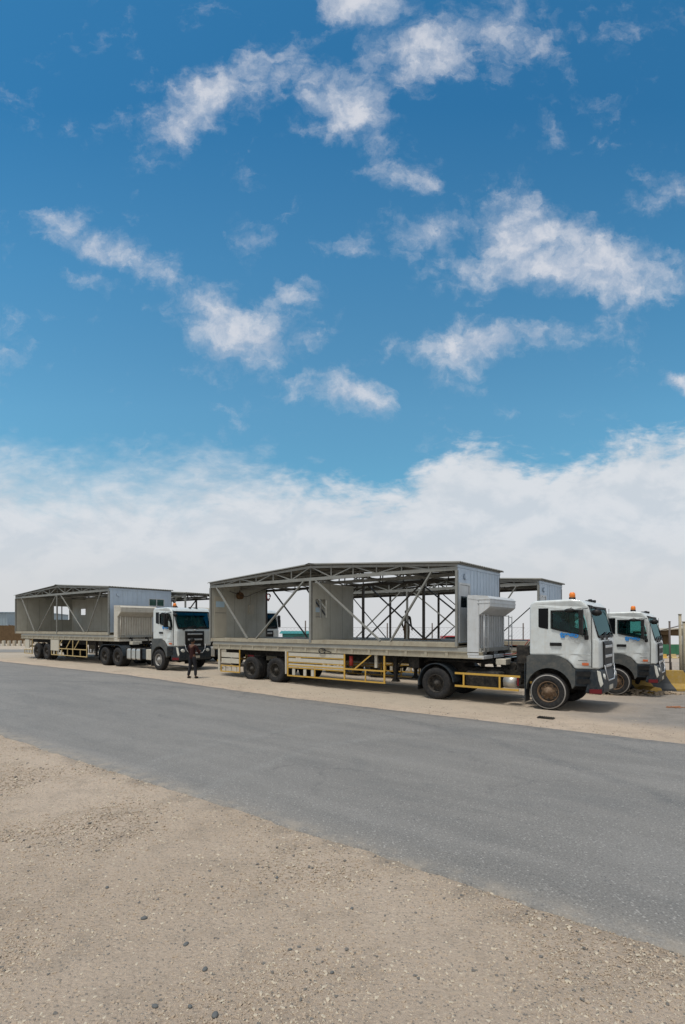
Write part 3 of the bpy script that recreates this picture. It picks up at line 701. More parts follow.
        b.build('mudguard', 'slate', root)
    pieces('mud_flap', 'black', root, off, [(xa-.66, xa-.64, 0, .58, .28, .60), (xa-.66, xa-.64, 1.92, 2.5, .28, .60)])
    B = lambda: MB(off)
    # side equipment
    x0_, x1_ = -axles[0] + .72, -.72
    if tank == 'rail':
        b = B(); b.box(x0_+.25, x1_-.75, .12, .68, .46, .98); b.build('fuel_tank', 'chassis', root, bevel=.08, seg=3)
        for y_ in (.02, 2.44):
            b = B(); b.box(x0_-.05, x1_-.08, y_, y_+.04, .86, .92); b.box(x0_-.05, x1_-.12, y_, y_+.04, .46, .52)
            for x_ in (x0_+.22, x1_-.72): b.box(x_, x_+.05, y_+.003, y_+.037, .50, .88)
            b.build('side_guard', 'yellow', root)
        b = B(); b.tube([(x1_-.62, .30, .70), (x1_-.22, .30, .70)], .19, 20); b.build('air_cylinder', 'silver', root)
        b = B(); b.box(x1_-.17, x1_-.12, .03, .08, .62, .86); b.build('red_reflector', 'redlens', root)
        b = B(); b.box(x0_+.3, x1_-.6, 1.82, 2.38, .46, .98); b.build('fuel_tank', 'chassis', root, bevel=.08, seg=3)
    else:
        for y_ in (.10, 1.85):
            n = 5; dx_ = (x1_ - .08 - x0_) / n
            b = B(); b.box(x0_+.02, x0_ + dx_*3 - .02, y_, y_+.56, .42, 1.0); tk = b.build('fuel_tank', 'silver', root, bevel=.09, seg=4)
            b = B()
            for i in range(4): b.box(x0_ + .05 + dx_*i*.93, x0_ + .11 + dx_*i*.93, y_-.012, y_+.57, .41, 1.012)
            b.build('tank_strap', 'chassis', tk)
            b = B(); b.box(x0_+dx_*3+.02, x0_+dx_*4-.02, y_+.06, y_+.5, .48, 1.0); b.build('battery_cover', 'slate', root, bevel=.03)
            b = B(); b.box(x0_+dx_*4, x1_-.08, y_, y_+.5, .46, 1.0); b.build('tool_box', 'panelwhite', root, bevel=.03)
    return root

# ---------------------------------------------------------------- flatbed semi trailer
def trailer(origin, shift, label, group, z0, yel='yellow', head='headwhite', variant=0):
    S = shift
    off = (-(8.4 + S), 1.25, 0); d = -off[0]
    root = empty('semi_trailer', (origin[0] - d*CA + 1.25*SA, origin[1] + d*SA + 1.25*CA, z0), -A, label, 'trailer', group)
    def B(): return MB(off)
    X = lambda t: -(t + S)
    y0, y1 = 0.0, 2.5
    b = B(); b.box(X(14.95), X(2.0), y0+.03, y1-.03, 1.575, 1.69)
    b.build('deck', 'deckgrey', root)
    b = B()
    for yy, q in ((y0, 1), (y1, -1)):
        b.box(X(14.97), X(1.95), yy+.03*q, yy+.09*q, 1.385, 1.55); b.box(X(14.97), X(1.95), yy, yy+.09*q, 1.545, 1.573); b.box(X(14.97), X(1.95), yy, yy+.09*q, 1.36, 1.392)
        for k in range(17): b.box(X(14.6 - k*.76), X(14.50 - k*.76), yy+.008*q, yy+.04*q, 1.39, 1.55)
    b.box(X(14.97), X(14.90), y0+.085, y1-.085, 1.30, 1.573)
    b.build('side_rail', 'deck', root)
    b = B()
    for yy in (.72, 1.70): b.prism([(X(14.8), 1.573), (X(14.8), 1.10), (X(4.6), 1.05), (X(3.9), 1.25), (X(1.9), 1.25), (X(1.9), 1.573)], yy, yy+.08)
    for k in range(22): b.box(X(14.6 - k*.58), X(14.52 - k*.58), .08, 2.42, 1.42, 1.57)
    b.box(X(4.0), X(1.9), .6, 1.9, 1.20, 1.26)
    b.build('chassis_beam', 'chassis', root)
    # axles and wheels
    for t in (12.39, 10.91):
        b = B()
        b.tube([(X(t), .3, .57), (X(t), 2.2, .57)], .075, 10)
        for yy in (.74, 1.7): b.box(X(t+.6), X(t-.6), yy, yy+.08, .75, .85); b.box(X(t+.1), X(t-.1), yy-.02, yy+.1, .57, 1.15)
        b.build('axle', 'chassis', root)
    for t in (12.39, 10.91):
        for y_, f_ in ((0.01, -1), (2.49, 1)):
            wheel(root, off, X(t), .56, y_, .28, rim='rimdark', face=f_, ring=False)
            wheel(root, off, X(t), .56, y_ - f_*.31, .27, rim='rimdark', face=f_)
    # landing legs
    for yy in (.45, 1.85):
        b = B(); b.box(X(5.45), X(5.31), yy, yy+.14, .75, 1.40); b.box(X(5.43), X(5.33), yy+.02, yy+.12, .50, .78); b.prism([(X(5.52), .42), (X(5.24), .42), (X(5.32), .52), (X(5.44), .52)], yy-.03, yy+.17)
        b.beam((X(5.38), yy+.07, .85), (X(4.9), yy+.07, 1.4), .05); b.build('landing_leg', 'chassis', root)
    b = B(); b.beam((X(5.38), .5, .9), (X(5.38), 1.95, .9), .05); b.box(X(4.75), X(4.35), .35, .85, .95, 1.35); b.box(X(4.9), X(4.4), 1.7, 2.2, .9, 1.35); b.build('leg_brace', 'chassis', root)
    # side guards: coloured frame, pale boards
    for (yy, o) in ((y0+.01, -1), (y1-.05, 1)):
        fr = B(); yb = yy + .04
        fr.box(X(10.22), X(5.50), yy, yb, .37, .42)
        for t in (10.20, 7.30, 5.54): fr.box(X(t+.03), X(t-.03), yy+.002, yb-.002, .40, 1.36)
        for t in (6.35, 8.75): fr.box(X(t+.02), X(t-.02), yy+.003, yb-.003, .40, .80)
        fr.box(X(10.20), X(5.57), yy+.001, yb-.001, .78, .83)
        if variant == 0:
            fr.beam((X(6.85), yy+.02, .81), (X(6.10), yy+.02, 1.36), .03, .045)
            for z_ in (1.14, .92, .70): fr.box(X(10.19), X(7.31), yy+.001, yb-.001, z_, z_+.035)
        else:
            for t in (9.3, 8.2, 7.1): fr.beam((X(t), yy+.02, .81), (X(t-.6), yy+.02, 1.36), .03, .045)
            for t in (9.5, 8.0): fr.box(X(t+.02), X(t-.02), yy+.003, yb-.003, .40, .80)
        g = fr.build('side_guard', yel, root)
        fr = B(); fr.box(X(14.42), X(13.10), yy, yb, .33, .38); fr.box(X(14.40), X(14.35), yy+.002, yb-.002, .36, .62); fr.box(X(13.14), X(13.09), yy+.002, yb-.002, .36, 1.36); fr.box(X(14.37), X(13.12), yy+.001, yb-.001, .60, .645)
        g2 = fr.build('side_guard', yel, root)
        if variant == 0:
            pieces('guard_board', 'panelwhite', g, off, [(X(10.15), X(7.34), yy+.006, yb+.012, z_, z_+.145) for z_ in (1.185, .965, .745)])
            pieces('guard_board', 'panelwhite', g2, off, [(X(14.34), X(13.16), yy+.006, yb+.012, z_-.16, z_+.05) for z_ in (1.16, .90)])
        else:
            pieces('guard_board', 'panelwhite', g2, off, [(X(14.3), X(13.6), yy+.006, yb+.012, .72, 1.30)])
            pieces('guard_board', 'panelwhite', g, off, [(X(10.25), X(9.1), yy-.02, yb+.012, .66, 1.34)])
        pieces('guard_block', 'panelwhite', g, off, [(X(t), X(t-.14), yy+.014, yb+.014, .43, .69) for t in (9.95, 9.35, 8.95)] + [(X(t), X(t-.12), yy+.014, yb+.014, .39, .59) for t in (14.2, 13.8, 13.45)])
        if variant == 0 and o < 0:
            e = B(); e.tube([(X(7.12), .20, .92), (X(7.12), .20, 1.28)], .075, 12); e.build('fire_extinguisher', 'redhose', root)
            e = B(); rp = [(X(8.35)+.16*math.cos(a_), -.02, 1.44+.10*math.sin(a_)) for a_ in [i*.5 for i in range(13)]]; e.tube(rp, .018, 6); e.tube([(X(8.35), -.01, 1.48), (X(7.9), -.015, 1.40)], .015, 6); e.build('lashing_strap', 'black', root)
            pieces('guard_post', 'panelwhite', root, off, [(X(14.55), X(14.43), y0-.015, y0+.05, .40, 1.36), (X(10.32), X(10.24), y0-.015, y0+.03, .45, 1.36)], bevel=.01)
            e = B(); e.box(X(6.02), X(5.92), .12, .2, .9, 1.36); e.build('guard_strut', 'panelwhite', root)
    b = B(); b.box(X(15.0), X(14.93), .3, 2.2, .75, .85); b.box(X(14.98), X(14.95), .4, .5, .85, 1.3); b.box(X(14.98), X(14.95), 2.0, 2.1, .85, 1.3); b.build('rear_bumper', yel, root)
    for yy in (.15, 2.2):
        b = B(); b.box(X(15.03), X(14.98), yy, yy+.25, 1.38, 1.48); b.build('tail_light', 'redlens', root)
    # headboard with forward visor
    HW = 2.12
    hb = B(); hb.box(X(2.34), X(2.14), .06, HW-.06, 1.47, 3.34)
    for k in range(13): yk = .12 + k*.148; hb.box(X(2.14), X(2.095), yk, yk+.06, 1.50, 2.98)
    ho = hb.build('headboard', head, root)
    for yy in (.0, HW-.08):
        e = B(); e.box(X(2.44), X(2.06), yy, yy+.08, 1.47, 3.30); e.build('headboard_post', head, ho, bevel=.01)
    vz = B(); vz.prism([(X(2.42), 3.345), (X(1.78), 3.30), (X(1.70), 3.22), (X(1.70), 2.98), (X(1.76), 2.92), (X(2.05), 2.72), (X(2.05), 3.18), (X(2.42), 3.24)], -.01, HW+.05)
    for z_ in (3.19, 3.08): vz.box(X(2.1), X(1.685), -.022, HW+.062, z_, z_+.025)
    vz.build('headboard_visor', head, ho)
    for yy in (.10, HW+.06):
        e = B()
        for dy in (0, .30): e.tube([(X(1.93), yy+dy, 1.58), (X(1.93), yy+dy, 2.74)], .018, 8)
        for k in range(4): e.tube([(X(1.93), yy-.005, 1.72+k*.32), (X(1.93), yy+.305, 1.72+k*.32)], .013, 8)
        for zz in (1.6, 2.72): e.tube([(X(1.93), yy, zz), (X(2.2), yy, zz)], .013, 6)
        e.build('ladder', head, ho)
    e = B(); e.box(X(2.42), X(1.9), .001, 2.4, 1.36, 1.465); e.build('nose_beam', head, root, bevel=.01)
    e = B(); e.box(X(1.72), X(1.40), .5, .9, 1.18, 1.36); e.box(X(1.6), X(1.45), .95, 1.1, 1.22, 1.36); e.build('hose_bracket', 'panelwhite', root, bevel=.015)
    return root

# ---------------------------------------------------------------- open-sided site cabin on the trailer deck
def cabin(origin, shift, W, back, label, group, z0, wall_in='panelin', stub=True, name='site_cabin', partition=True, front=True, bw=1.0):
    S = shift; off = (-(8.97 + S), W/2, 1.70); d = -off[0]
    root = empty(name, (origin[0] - d*CA + W/2*SA, origin[1] + d*SA + W/2*CA, z0 + 1.70), -A, label, 'site cabin', group)
    B = lambda: MB(off)
    X = lambda t: -(t + S)
    tl, tr, tm = (15.75 if back else 15.18), 2.78, (9.2 if back else 8.98)
    zf, ze, za, zc = 1.85, 4.36, 4.74, 4.24
    # floor frame
    b = B(); b.box(X(tl), X(tr), 0, W, 1.702, 1.735); b.box(X(tl), X(tr), .02, .10, 1.735, 1.845); b.box(X(tl), X(tr), W-.10, W-.02, 1.735, 1.845)
    b.box(X(tl)+.1, X(tr)-.1, .1, W-.1, 1.80, 1.845)
    b.build('floor_frame', 'deck', root)
    # roof trusses (gable along the length), near, middle, far
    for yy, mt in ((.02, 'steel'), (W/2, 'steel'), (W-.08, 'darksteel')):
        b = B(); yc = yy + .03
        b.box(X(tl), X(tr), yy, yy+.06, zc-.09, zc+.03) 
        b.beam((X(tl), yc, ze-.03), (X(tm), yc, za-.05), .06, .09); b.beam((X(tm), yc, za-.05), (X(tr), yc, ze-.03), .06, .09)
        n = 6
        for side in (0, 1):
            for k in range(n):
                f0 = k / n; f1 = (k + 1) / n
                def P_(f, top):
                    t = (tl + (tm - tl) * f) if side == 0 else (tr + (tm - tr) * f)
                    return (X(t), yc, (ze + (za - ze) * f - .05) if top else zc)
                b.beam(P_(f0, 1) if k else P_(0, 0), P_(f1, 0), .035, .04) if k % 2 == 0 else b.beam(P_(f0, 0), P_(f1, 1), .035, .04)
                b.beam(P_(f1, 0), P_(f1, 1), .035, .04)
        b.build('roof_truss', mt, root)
    # purlins
    for k in range(13):
        t = tl + (tr - tl) * k / 12; f = 1 - abs(t - tm) / (tl - tm); zt = ze + (za - ze) * f
        b = B(); b.box(X(t)-.03, X(t)+.03, .04, W-.04, zt-.02, zt+.035); b.build('purlin', 'steel', root)
    for k in range(6):
        ta, tb = tl + (tr - tl) * k / 6, tl + (tr - tl) * (k + 1) / 6
        h_ = lambda t: ze + (za - ze) * (1 - abs(t - tm) / (tl - tm)) - .06
        for a_, c_ in ((.1, W-.1), (W-.1, .1)):
            b = B(); b.tube([(X(ta), a_, h_(ta)), (X(tb), c_, h_(tb))], .018, 6); b.build('roof_brace', 'darksteel', root)
    for k in range(1, 6):
        t = tl + (tr - tl) * k / 6
        b = B(); b.box(X(t)-.03, X(t)+.03, .08, W-.08, zc-.06, zc); b.build('cross_tie', 'steel', root)
    if not back and partition:
        b = B(); b.tube([(X(tl-.1), 1.1, 4.05), (X(tl-1.2), 1.15, 3.75), (X(tl-2.6), 1.2, 4.10), (X(tl-4.2), 1.1, 3.85), (X(tm+.1), 1.0, 4.08)], .014, 6); b.build('slack_cable', 'black', root)
        b = B(); b.box(X(tl-.06), X(tl-.14), 2.3, 2.62, 3.0, 3.45); b.tube([(X(tl-.08), 2.46, 3.45), (X(tl-.08), 2.46, 4.1)], .015, 6); b.build('switch_box', 'doorin', root)
        b = B(); b.tube([(X(6.3), 2.9, 1.87), (X(5.9), 2.6, 1.88), (X(5.2), 2.75, 1.87), (X(4.6), 2.4, 1.88)], .022, 6); b.build('loose_hose', 'brownfan', root)
    # corrugated roof sheets, ribs running down each slope
    for side in (0, 1):
        te, sgn_ = (tl + .10, 1) if side == 0 else (tr - .12, -1)
        b = B(); n = int(W / .15) ; A_ = []; C_ = []
        for k in range(2 * n + 1):
            yy = -.06 + (W + .12) * k / (2 * n); h = .048 if k % 2 else 0
            A_.append((X(te), yy, ze + .02 + h)); C_.append((X(tm), yy, za + .045 + h))
        va = [b._v(p) for p in A_]; vc = [b._v(p) for p in C_]; va2 = [b._v((p[0], p[1], p[2]-.012)) for p in A_]; vc2 = [b._v((p[0], p[1], p[2]-.012)) for p in C_]
        for i in range(2 * n):
            b._f([va[i], va[i+1], vc[i+1], vc[i]]); b._f([va2[i+1], va2[i], vc2[i], vc2[i+1]]); b._f([va[i+1], va[i], va2[i], va2[i+1]])
        b._f([va[0], vc[0], vc2[0], va2[0]]); b._f([vc[-1], va[-1], va2[-1], vc2[-1]])
        b.build('roof_sheet', 'sheet', root)
    b = B(); b.prism([(X(tm+.22), za+.055), (X(tm), za+.10), (X(tm-.22), za+.055), (X(tm), za+.085)], -.07, W+.07); b.build('ridge_cap', 'steel', root)
    # posts and braces on the open sides
    def bottom_top(ts, yy, m, w_=.07):
        for t0, z0_, t1, z1_ in ts:
            b = B(); b.beam((X(t0), yy, z0_), (X(t1), yy, z1_), w_*.6*bw, w_*bw, (0, 1, 0)); b.build('brace', m, root)
    near = [(14.72, 4.15, 12.64, 1.86), (12.08, 1.86, 9.35, 4.15), (8.72, 4.15, 5.72, 1.86), (5.30, 1.86, 3.72, 4.15)]
    bottom_top(near, .05, 'steel', .085)
    for t, m, w_ in ((tm, 'steel', .10*bw), (tl-.03, 'steel', .08), (tr+.03, 'steel', .08)):
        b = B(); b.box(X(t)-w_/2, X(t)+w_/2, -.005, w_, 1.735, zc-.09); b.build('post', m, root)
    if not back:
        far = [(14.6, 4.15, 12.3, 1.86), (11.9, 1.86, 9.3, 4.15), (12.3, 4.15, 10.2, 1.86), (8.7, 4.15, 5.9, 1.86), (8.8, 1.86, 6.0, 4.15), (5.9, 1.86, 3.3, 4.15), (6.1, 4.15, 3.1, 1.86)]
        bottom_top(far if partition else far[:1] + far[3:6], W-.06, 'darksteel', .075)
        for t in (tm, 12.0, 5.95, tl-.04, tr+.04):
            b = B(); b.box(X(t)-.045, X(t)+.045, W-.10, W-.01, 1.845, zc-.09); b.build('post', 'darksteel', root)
    # end walls
    def wall(t0, t1, mat_, yb, zt, name_, cuts, seams=True):
        b = B(); b.box(X(t0), X(t1), .03, yb, 1.848, zt)
        o = b.build(name_, mat_, root, cuts=cuts)
        return o
    cut = []
    if back:
        c = B(); c.box(X(tl)-.2, X(tl)+.3, 2.60, 3.72, 2.70, 3.70); cut = [c]
    w1 = wall(tl, tl-.06, wall_in, W-.03, ze-.02, 'end_wall', cut)
    e = B()
    for k in range(1, 5): e.box(X(tl-.060), X(tl-.064), W*k/5-.008, W*k/5+.008, 1.86, 4.14)
    e.build('panel_seam', 'steel', w1)
    if not back:
        dr = B(); dr.box(X(tl-.06), X(tl-.085), .22, .92, 1.87, 3.78); do = dr.build('inner_door', 'doorin', w1)
        g = B(); g.box(X(tl-.085), X(tl-.092), .30, .80, 3.28, 3.55); g.build('pane', 'blueglass', do)
        g = B(); g.box(X(tl-.085), X(tl-.10), .26, .88, 3.0, 3.03); g.build('door_rail', 'steel', do)
        f = B(); f.tube([(X(tl-.30), 1.65, 3.86), (X(tl-.12), 1.65, 3.86)], .17, 12); f.tube([(X(tl-.2), 1.65, 3.9), (X(tl-.2), 1.65, 4.12)], .03, 6); f.build('wall_fan', 'brownfan', w1)
        f = B(); f.tube([(X(tl-.4)+.12*math.cos(a_), W-.25+.04*math.sin(a_*2), 3.86+.17*math.sin(a_)) for a_ in [i*.5 for i in range(13)]], .035, 6); f.build('red_hose', 'redhose', root)
    if front:
        # front end wall, blue-grey outside, with a door or window
        c = B(); inn_o = []
        if back: c.box(X(tr)-.3, X(tr)+.2, 2.50, 3.46, 3.42, 3.80)
        else: c.box(X(tr)-.3, X(tr)+.2, .18, .90, 1.88, 3.72)
        w2 = wall(tr+.06, tr, 'panelout', W-.03, ze-.02, 'end_wall', [c])
        e = B()
        for k in range(1, 14):
            yk = W*k/14
            if not (not back and yk < .95) and not (back and 2.45 < yk < 3.5): e.box(X(tr), X(tr)+.012, yk-.014, yk+.014, 1.86, 4.3)
        e.box(X(tr), X(tr)+.02, .03, W-.03, ze-.12, ze-.04); e.build('panel_seam', 'panelout', w2)
        if back:
            e = B(); e.box(X(tr)-.04, X(tr)+.012, 2.46, 2.50, 3.38, 3.84); e.box(X(tr)-.04, X(tr)+.012, 3.46, 3.50, 3.38, 3.84); e.box(X(tr)-.04, X(tr)+.012, 2.50, 3.46, 3.38, 3.42); e.box(X(tr)-.04, X(tr)+.012, 2.50, 3.46, 3.80, 3.84); e.box(X(tr)-.04, X(tr)+.012, 2.96, 3.0, 3.42, 3.80)
            wf = e.build('window_frame', 'headwhite', w2); e = B(); e.box(X(tr)-.03, X(tr)-.02, 2.50, 3.46, 3.42, 3.80); e.build('pane', 'glass', wf)
        else:
            e = B(); e.box(X(tr)-.05, X(tr)-.01, .20, .88, 1.90, 2.98); e.box(X(tr)-.05, X(tr)-.01, .20, .88, 3.34, 3.70); e.box(X(tr)-.05, X(tr)-.01, .20, .30, 2.98, 3.34); e.box(X(tr)-.05, X(tr)-.01, .78, .88, 2.98, 3.34)
            e.box(X(tr)-.01, X(tr)+.02, .13, .19, 1.87, 3.77); e.box(X(tr)-.01, X(tr)+.02, .89, .95, 1.87, 3.77); e.box(X(tr)-.01, X(tr)+.02, .19, .89, 3.71, 3.77)
            wd_ = e.build('door', 'headwhite', w2); e = B(); e.box(X(tr)-.035, X(tr)-.025, .30, .78, 2.98, 3.34); e.build('pane', 'glass', wd_)
        e = B(); e.tube([(X(tr)+.02, .55, 3.98), (X(tr)+.08, .55, 3.98)], .10, 14); e.build('vent', 'panelout', w2)
    if back:
        c1 = B(); c1.box(X(14.35), X(13.55), W-.3, W+.3, 3.05, 3.5)
        b = B(); b.box(X(tl-.06), X(tr+.06), W-.09, W-.03, 1.848, ze-.02); bw = b.build('back_wall', wall_in, root, cuts=[c1])
        e = B()
        for k in range(1, 11): t = tl - .06 - 1.13*k; e.box(X(t)-.009, X(t)+.009, W-.094, W-.09, 1.86, 4.14)
        e.build('panel_seam', 'steel', bw)
        e = B(); e.box(X(tl)+.01, X(tl)+.05, 3.14, 3.19, 2.70, 3.70); e.build('window_bar', 'steel', w1)
        for yy in (W*.45,):
            e = B(); e.box(X(9.0)-.05, X(9.0)+.05, W-.19, W-.09, 1.845, 4.14); e.build('post', 'steel', root)
    elif partition:
        c = B(); c.box(X(tm)-.3, X(tm)+.3, .30, .98, 2.72, 3.46)
        b = B(); b.box(X(tm+.03), X(tm-.03), .11, 2.78, 1.848, 4.10); p = b.build('partition', wall_in, root, cuts=[c])
        e = B()
        for yk in (1.2, 2.0): e.box(X(tm-.030), X(tm-.034), yk-.008, yk+.008, 1.86, 4.1)
        e.box(X(tm)-.035, X(tm)+.035, .62, .66, 2.72, 3.46)
        e.build('panel_seam', 'steel', p)
    return root

O1 = (5.81, 14.71); O2 = (10.15, 19.36); O3 = (-9.16, 25.87); O4 = (-6.05, 29.0)
GT = 'articulated lorries parked side by side in the yard'
t1 = tractor(O1, [3.54], 'rust', 'rail', True, 'white cab truck nearest the road with a rusty front rim, pulling the largest trailer', 'white tractor trucks', 0)
tr1 = trailer(O1, 0, 'flatbed trailer nearest the camera with yellow side guards and white boards', 'flatbed trailers', 0)
cb1 = cabin(O1, 0, 3.6, False, 'large open-sided grey cabin frame with inner partition on the nearest trailer', 'cabins carried on the trailers', 0)
t3 = tractor(O3, [3.95, 5.33], 'rimgrey', 'tank', False, 'white cab truck at the left with silver ribbed tank, behind the standing man', 'white tractor trucks', .2)
tr3 = trailer(O3, 1.85, 'flatbed trailer at the far left with faded yellow side guards', 'flatbed trailers', .2, 'paleyellow', 'headbeige', 1)
cb3 = cabin(O3, 2.08, 4.0, True, 'cabin with a closed back wall and blue end wall on the left trailer', 'cabins carried on the trailers', .2, bw=.7)
def place(src, o_src, o_dst, dz, label):
    d = Vector((o_dst[0]-o_src[0], o_dst[1]-o_src[1], dz)); return dup(src, src.location + d, None, label)
t2 = place(t1, O1, O2, -.2, 'white cab truck at the right, second in line, just behind the nearest truck')
tr2 = place(tr1, O1, O2, -.2, 'flatbed trailer behind the nearest one, seen through its open cabin frame')
cb2 = cabin(O2, 0, 3.3, False, 'open cabin frame of dark crossed braces on the second trailer, behind the largest', 'cabins carried on the trailers', -.1, partition=False, bw=.8)
t4 = place(t3, O3, O4, 0, 'white cab truck mostly hidden, its teal windscreen seen through the nearest cabin frame')
tr4 = place(tr3, O3, O4, 0, 'flatbed trailer hidden behind the left trailer and its closed cabin')
cb4 = cabin((O4[0], O4[1]), 1.75, 3.2, False, 'cabin roof truss showing above the left truck between the two cabins', 'cabins carried on the trailers', .05, partition=False, front=False)
# yellow carton on the left cabin floor
def on_rig(O, t, y, z, z0): return (O[0] - CA*t + SA*y, O[1] + SA*t + CA*y, z + z0)
b = MB(); b.box(-.22, .22, -.22, .22, 0, .42); b.box(-.22, .22, -.03, .03, .42, .425); c = b.build('carton', 'boxyellow'); c.location = on_rig(O3, 5.9, .9, 1.848, .2); c.rotation_euler.z = -A
tag(c, 'small yellow carton on the floor inside the left cabin', 'box')

# ---------------------------------------------------------------- people
def skinned(name, chains, matn, parent, sub=2):
    """chains: list of lists of (pos, radius[, radius2]); first point of later chains may repeat a joint position"""
    bm = bmesh.new(); idx = {}; rad_ = []; 
    def V(p, r):
        k = tuple(round(c, 4) for c in p)
        if k not in idx: idx[k] = bm.verts.new(p); rad_.append(r)
        return idx[k]
    for ch in chains:
        prev = None
        for p, r in ch:
            v_ = V(p, r)
            if prev is not None and prev is not v_: bm.edges.new((prev, v_))
            prev = v_
    me = bpy.data.meshes.new(name); bm.to_mesh(me); bm.free()
    o = bpy.data.objects.new(name, me); COL.objects.link(o)
    sk = o.modifiers.new('s', 'SKIN'); sk.use_smooth_shade = True
    for i, r in enumerate(rad_):
        rr = r if isinstance(r, tuple) else (r, r); me.skin_vertices[0].data[i].radius = rr
    me.skin_vertices[0].data[0].use_root = True
    ss_ = o.modifiers.new('u', 'SUBSURF'); ss_.levels = sub
    bpy.context.view_layer.update()
    nm = bpy.data.meshes.new_from_object(o.evaluated_get(bpy.context.evaluated_depsgraph_get())); o.modifiers.clear(); o.data = nm
    nm.materials.clear(); nm.materials.append(M[matn]); o.parent = parent
    for p in nm.polygons: p.use_smooth = True
    return o
def person(loc, rz, label, shirt, trs, pose):
    root = empty('person', loc, rz, label, 'person')
    # faces +y ; x is his right (towards +x)
    if pose == 'stride':
        fl = (-.20, -.02, 0); fr_ = (.13, .06, 0)
        handL = (-.12, .34, 1.12); elL = (-.25, .10, 1.06); handR = (.10, .36, 1.16); elR = (.27, .12, 1.08)
    else:
        fl = (-.09, .0, 0); fr_ = (.10, .03, 0)
        handL = (-.25, .10, .80); elL = (-.25, -.02, 1.06); handR = (.25, .12, .80); elR = (.25, -.02, 1.06)
    hip = (0, 0, .93); pel = [(-.09, 0, .86), (.09, 0, .86)]
    kn = [tuple((pel[0][i]*.5 + fl[i]*.5 + (0, .03, .04)[i]) for i in range(3)), tuple((pel[1][i]*.5 + fr_[i]*.5 + (0, .03, .04)[i]) for i in range(3))]
    an = [(fl[0], fl[1]-.02, .09), (fr_[0], fr_[1]-.02, .09)]
    sh = [(-.185, 0, 1.38), (.185, 0, 1.38)]
    torso = [(hip, .10), ((0, 0, 1.08), .105), ((0, .0, 1.26), .12), ((0, 0, 1.39), .09), ((0, .0, 1.47), .052), ((0, .012, 1.53), .055)]
    ch = [torso]
    for k, (el, ha) in enumerate(((elL, handL), (elR, handR))):
        ch.append([((0, 0, 1.39), .09), (sh[k], .058), (el, .040), (ha, .028)])
    for k in (0, 1):
        ch.append([(hip, .10), (pel[k], .085), (kn[k], .056), (an[k], .038), ((an[k][0], an[k][1]+.14, .035), .030)])
    body = skinned('body', ch, 'skin', root)
    # head with face, ears
    hd = MB(); hd.use('skin'); hd.ico((0, .012, 1.60), .105, (.78, .95, 1.12), 3)
    hd.ico((0, .112, 1.59), .02, (.7, .9, 1.2), 1); hd.ico((-.083, .01, 1.60), .022, (.4, .8, 1.3), 1); hd.ico((.083, .01, 1.60), .022, (.4, .8, 1.3), 1)
    hd.ico((0, .095, 1.555), .02, (1.2, .5, .4), 1)
    hd.use('hair')
    for s_ in (-1, 1): hd.ico((s_*.032, .100, 1.615), .010, (1, .6, .7), 1)
    hd.build('head', None, root)
    # hands: palm, four fingers and a thumb
    for k, (el, ha) in enumerate(((elL, handL), (elR, handR))):
        d = (Vector(ha) - Vector(el)).normalized(); s_ = -1 if k == 0 else 1
        upv = Vector((0, 0, 1)); sd = d.cross(upv).normalized(); nrm = sd.cross(d).normalized(); h = Vector(ha)
        chs = [[(tuple(h), .026), (tuple(h + d*.045), (.034)), (tuple(h + d*.075), .030)]]
        for i in range(4):
            b0 = h + d*.07 + sd*(i-1.5)*.019; ln = (.030, .036, .034, .026)[i]
            chs.append([(tuple(h + d*.045), .034), (tuple(b0), .0095), (tuple(b0 + d*ln - nrm*.008), .0085), (tuple(b0 + d*ln*1.7 - nrm*.028), .0075)])
        tb = h + d*.02 - sd*s_*.03
        chs.append([(tuple(h), .026), (tuple(tb), .012), (tuple(tb + d*.03 - sd*s_*.015), .010), (tuple(tb + d*.055 - sd*s_*.01 - nrm*.01), .008)])
        skinned('hand', chs, 'skin', root, 1)
    hr = MB(); hr.ico((0, -.008, 1.635), .108, (.84, .98, .98), 3); hr.build('hair', 'hair', root)
    # clothes
    sc = [[((0, 0, .80), .135), ((0, 0, .92), .135), ((0, 0, 1.08), .128), ((0, 0, 1.26), .142), ((0, 0, 1.39), .105), ((0, 0, 1.44), .062)]]
    for k, (el, ha) in enumerate(((elL, handL), (elR, handR))):
        mid_ = tuple(el[i]*.25 + ha[i]*.75 for i in range(3)); sc.append([((0, 0, 1.39), .105), (sh[k], .073), (el, .053), (mid_, .042)])
    skinned('shirt', sc, shirt, root)
    tc_ = [[((0, 0, 1.0), .112), (hip, .118)]]
    for k in (0, 1): tc_.append([(hip, .115), (pel[k], .100), (kn[k], .074), ((an[k][0], an[k][1], .10), .060)])
    skinned('trousers', tc_, trs, root)
    for k in (0, 1):
        s_ = MB(); s_.ico((an[k][0], an[k][1]+.06, .045), .05, (.95, 2.5, .9), 2); s_.build('shoe', 'shoe', root)
    return root
pX, pY = px(192.5, 679.0, .12)
p1 = person((pX, pY, gz(pX, pY)), R(-25), 'man in dark maroon top and black trousers standing before the left truck', 'shirt', 'trousers', 'stride')
p2 = person(on_rig(O2, 9.95, 1.6, 1.69, -.2), R(200), 'man in dark clothes standing on the deck of the second trailer', 'shirt2', 'brownpants', 'stand')
for p in (p1, p2): p.scale = (1.0, 1.0, 1.0)

# ---------------------------------------------------------------- background, right
def simple(name, parts, loc, rz, label, cat, group=None):
    r = empty(name, loc, rz, label, cat, group)
    for nm, mb, m in parts: mb.build(nm, m, r)
    return r
def G(X, Y): return (X, Y, gz(X, Y))
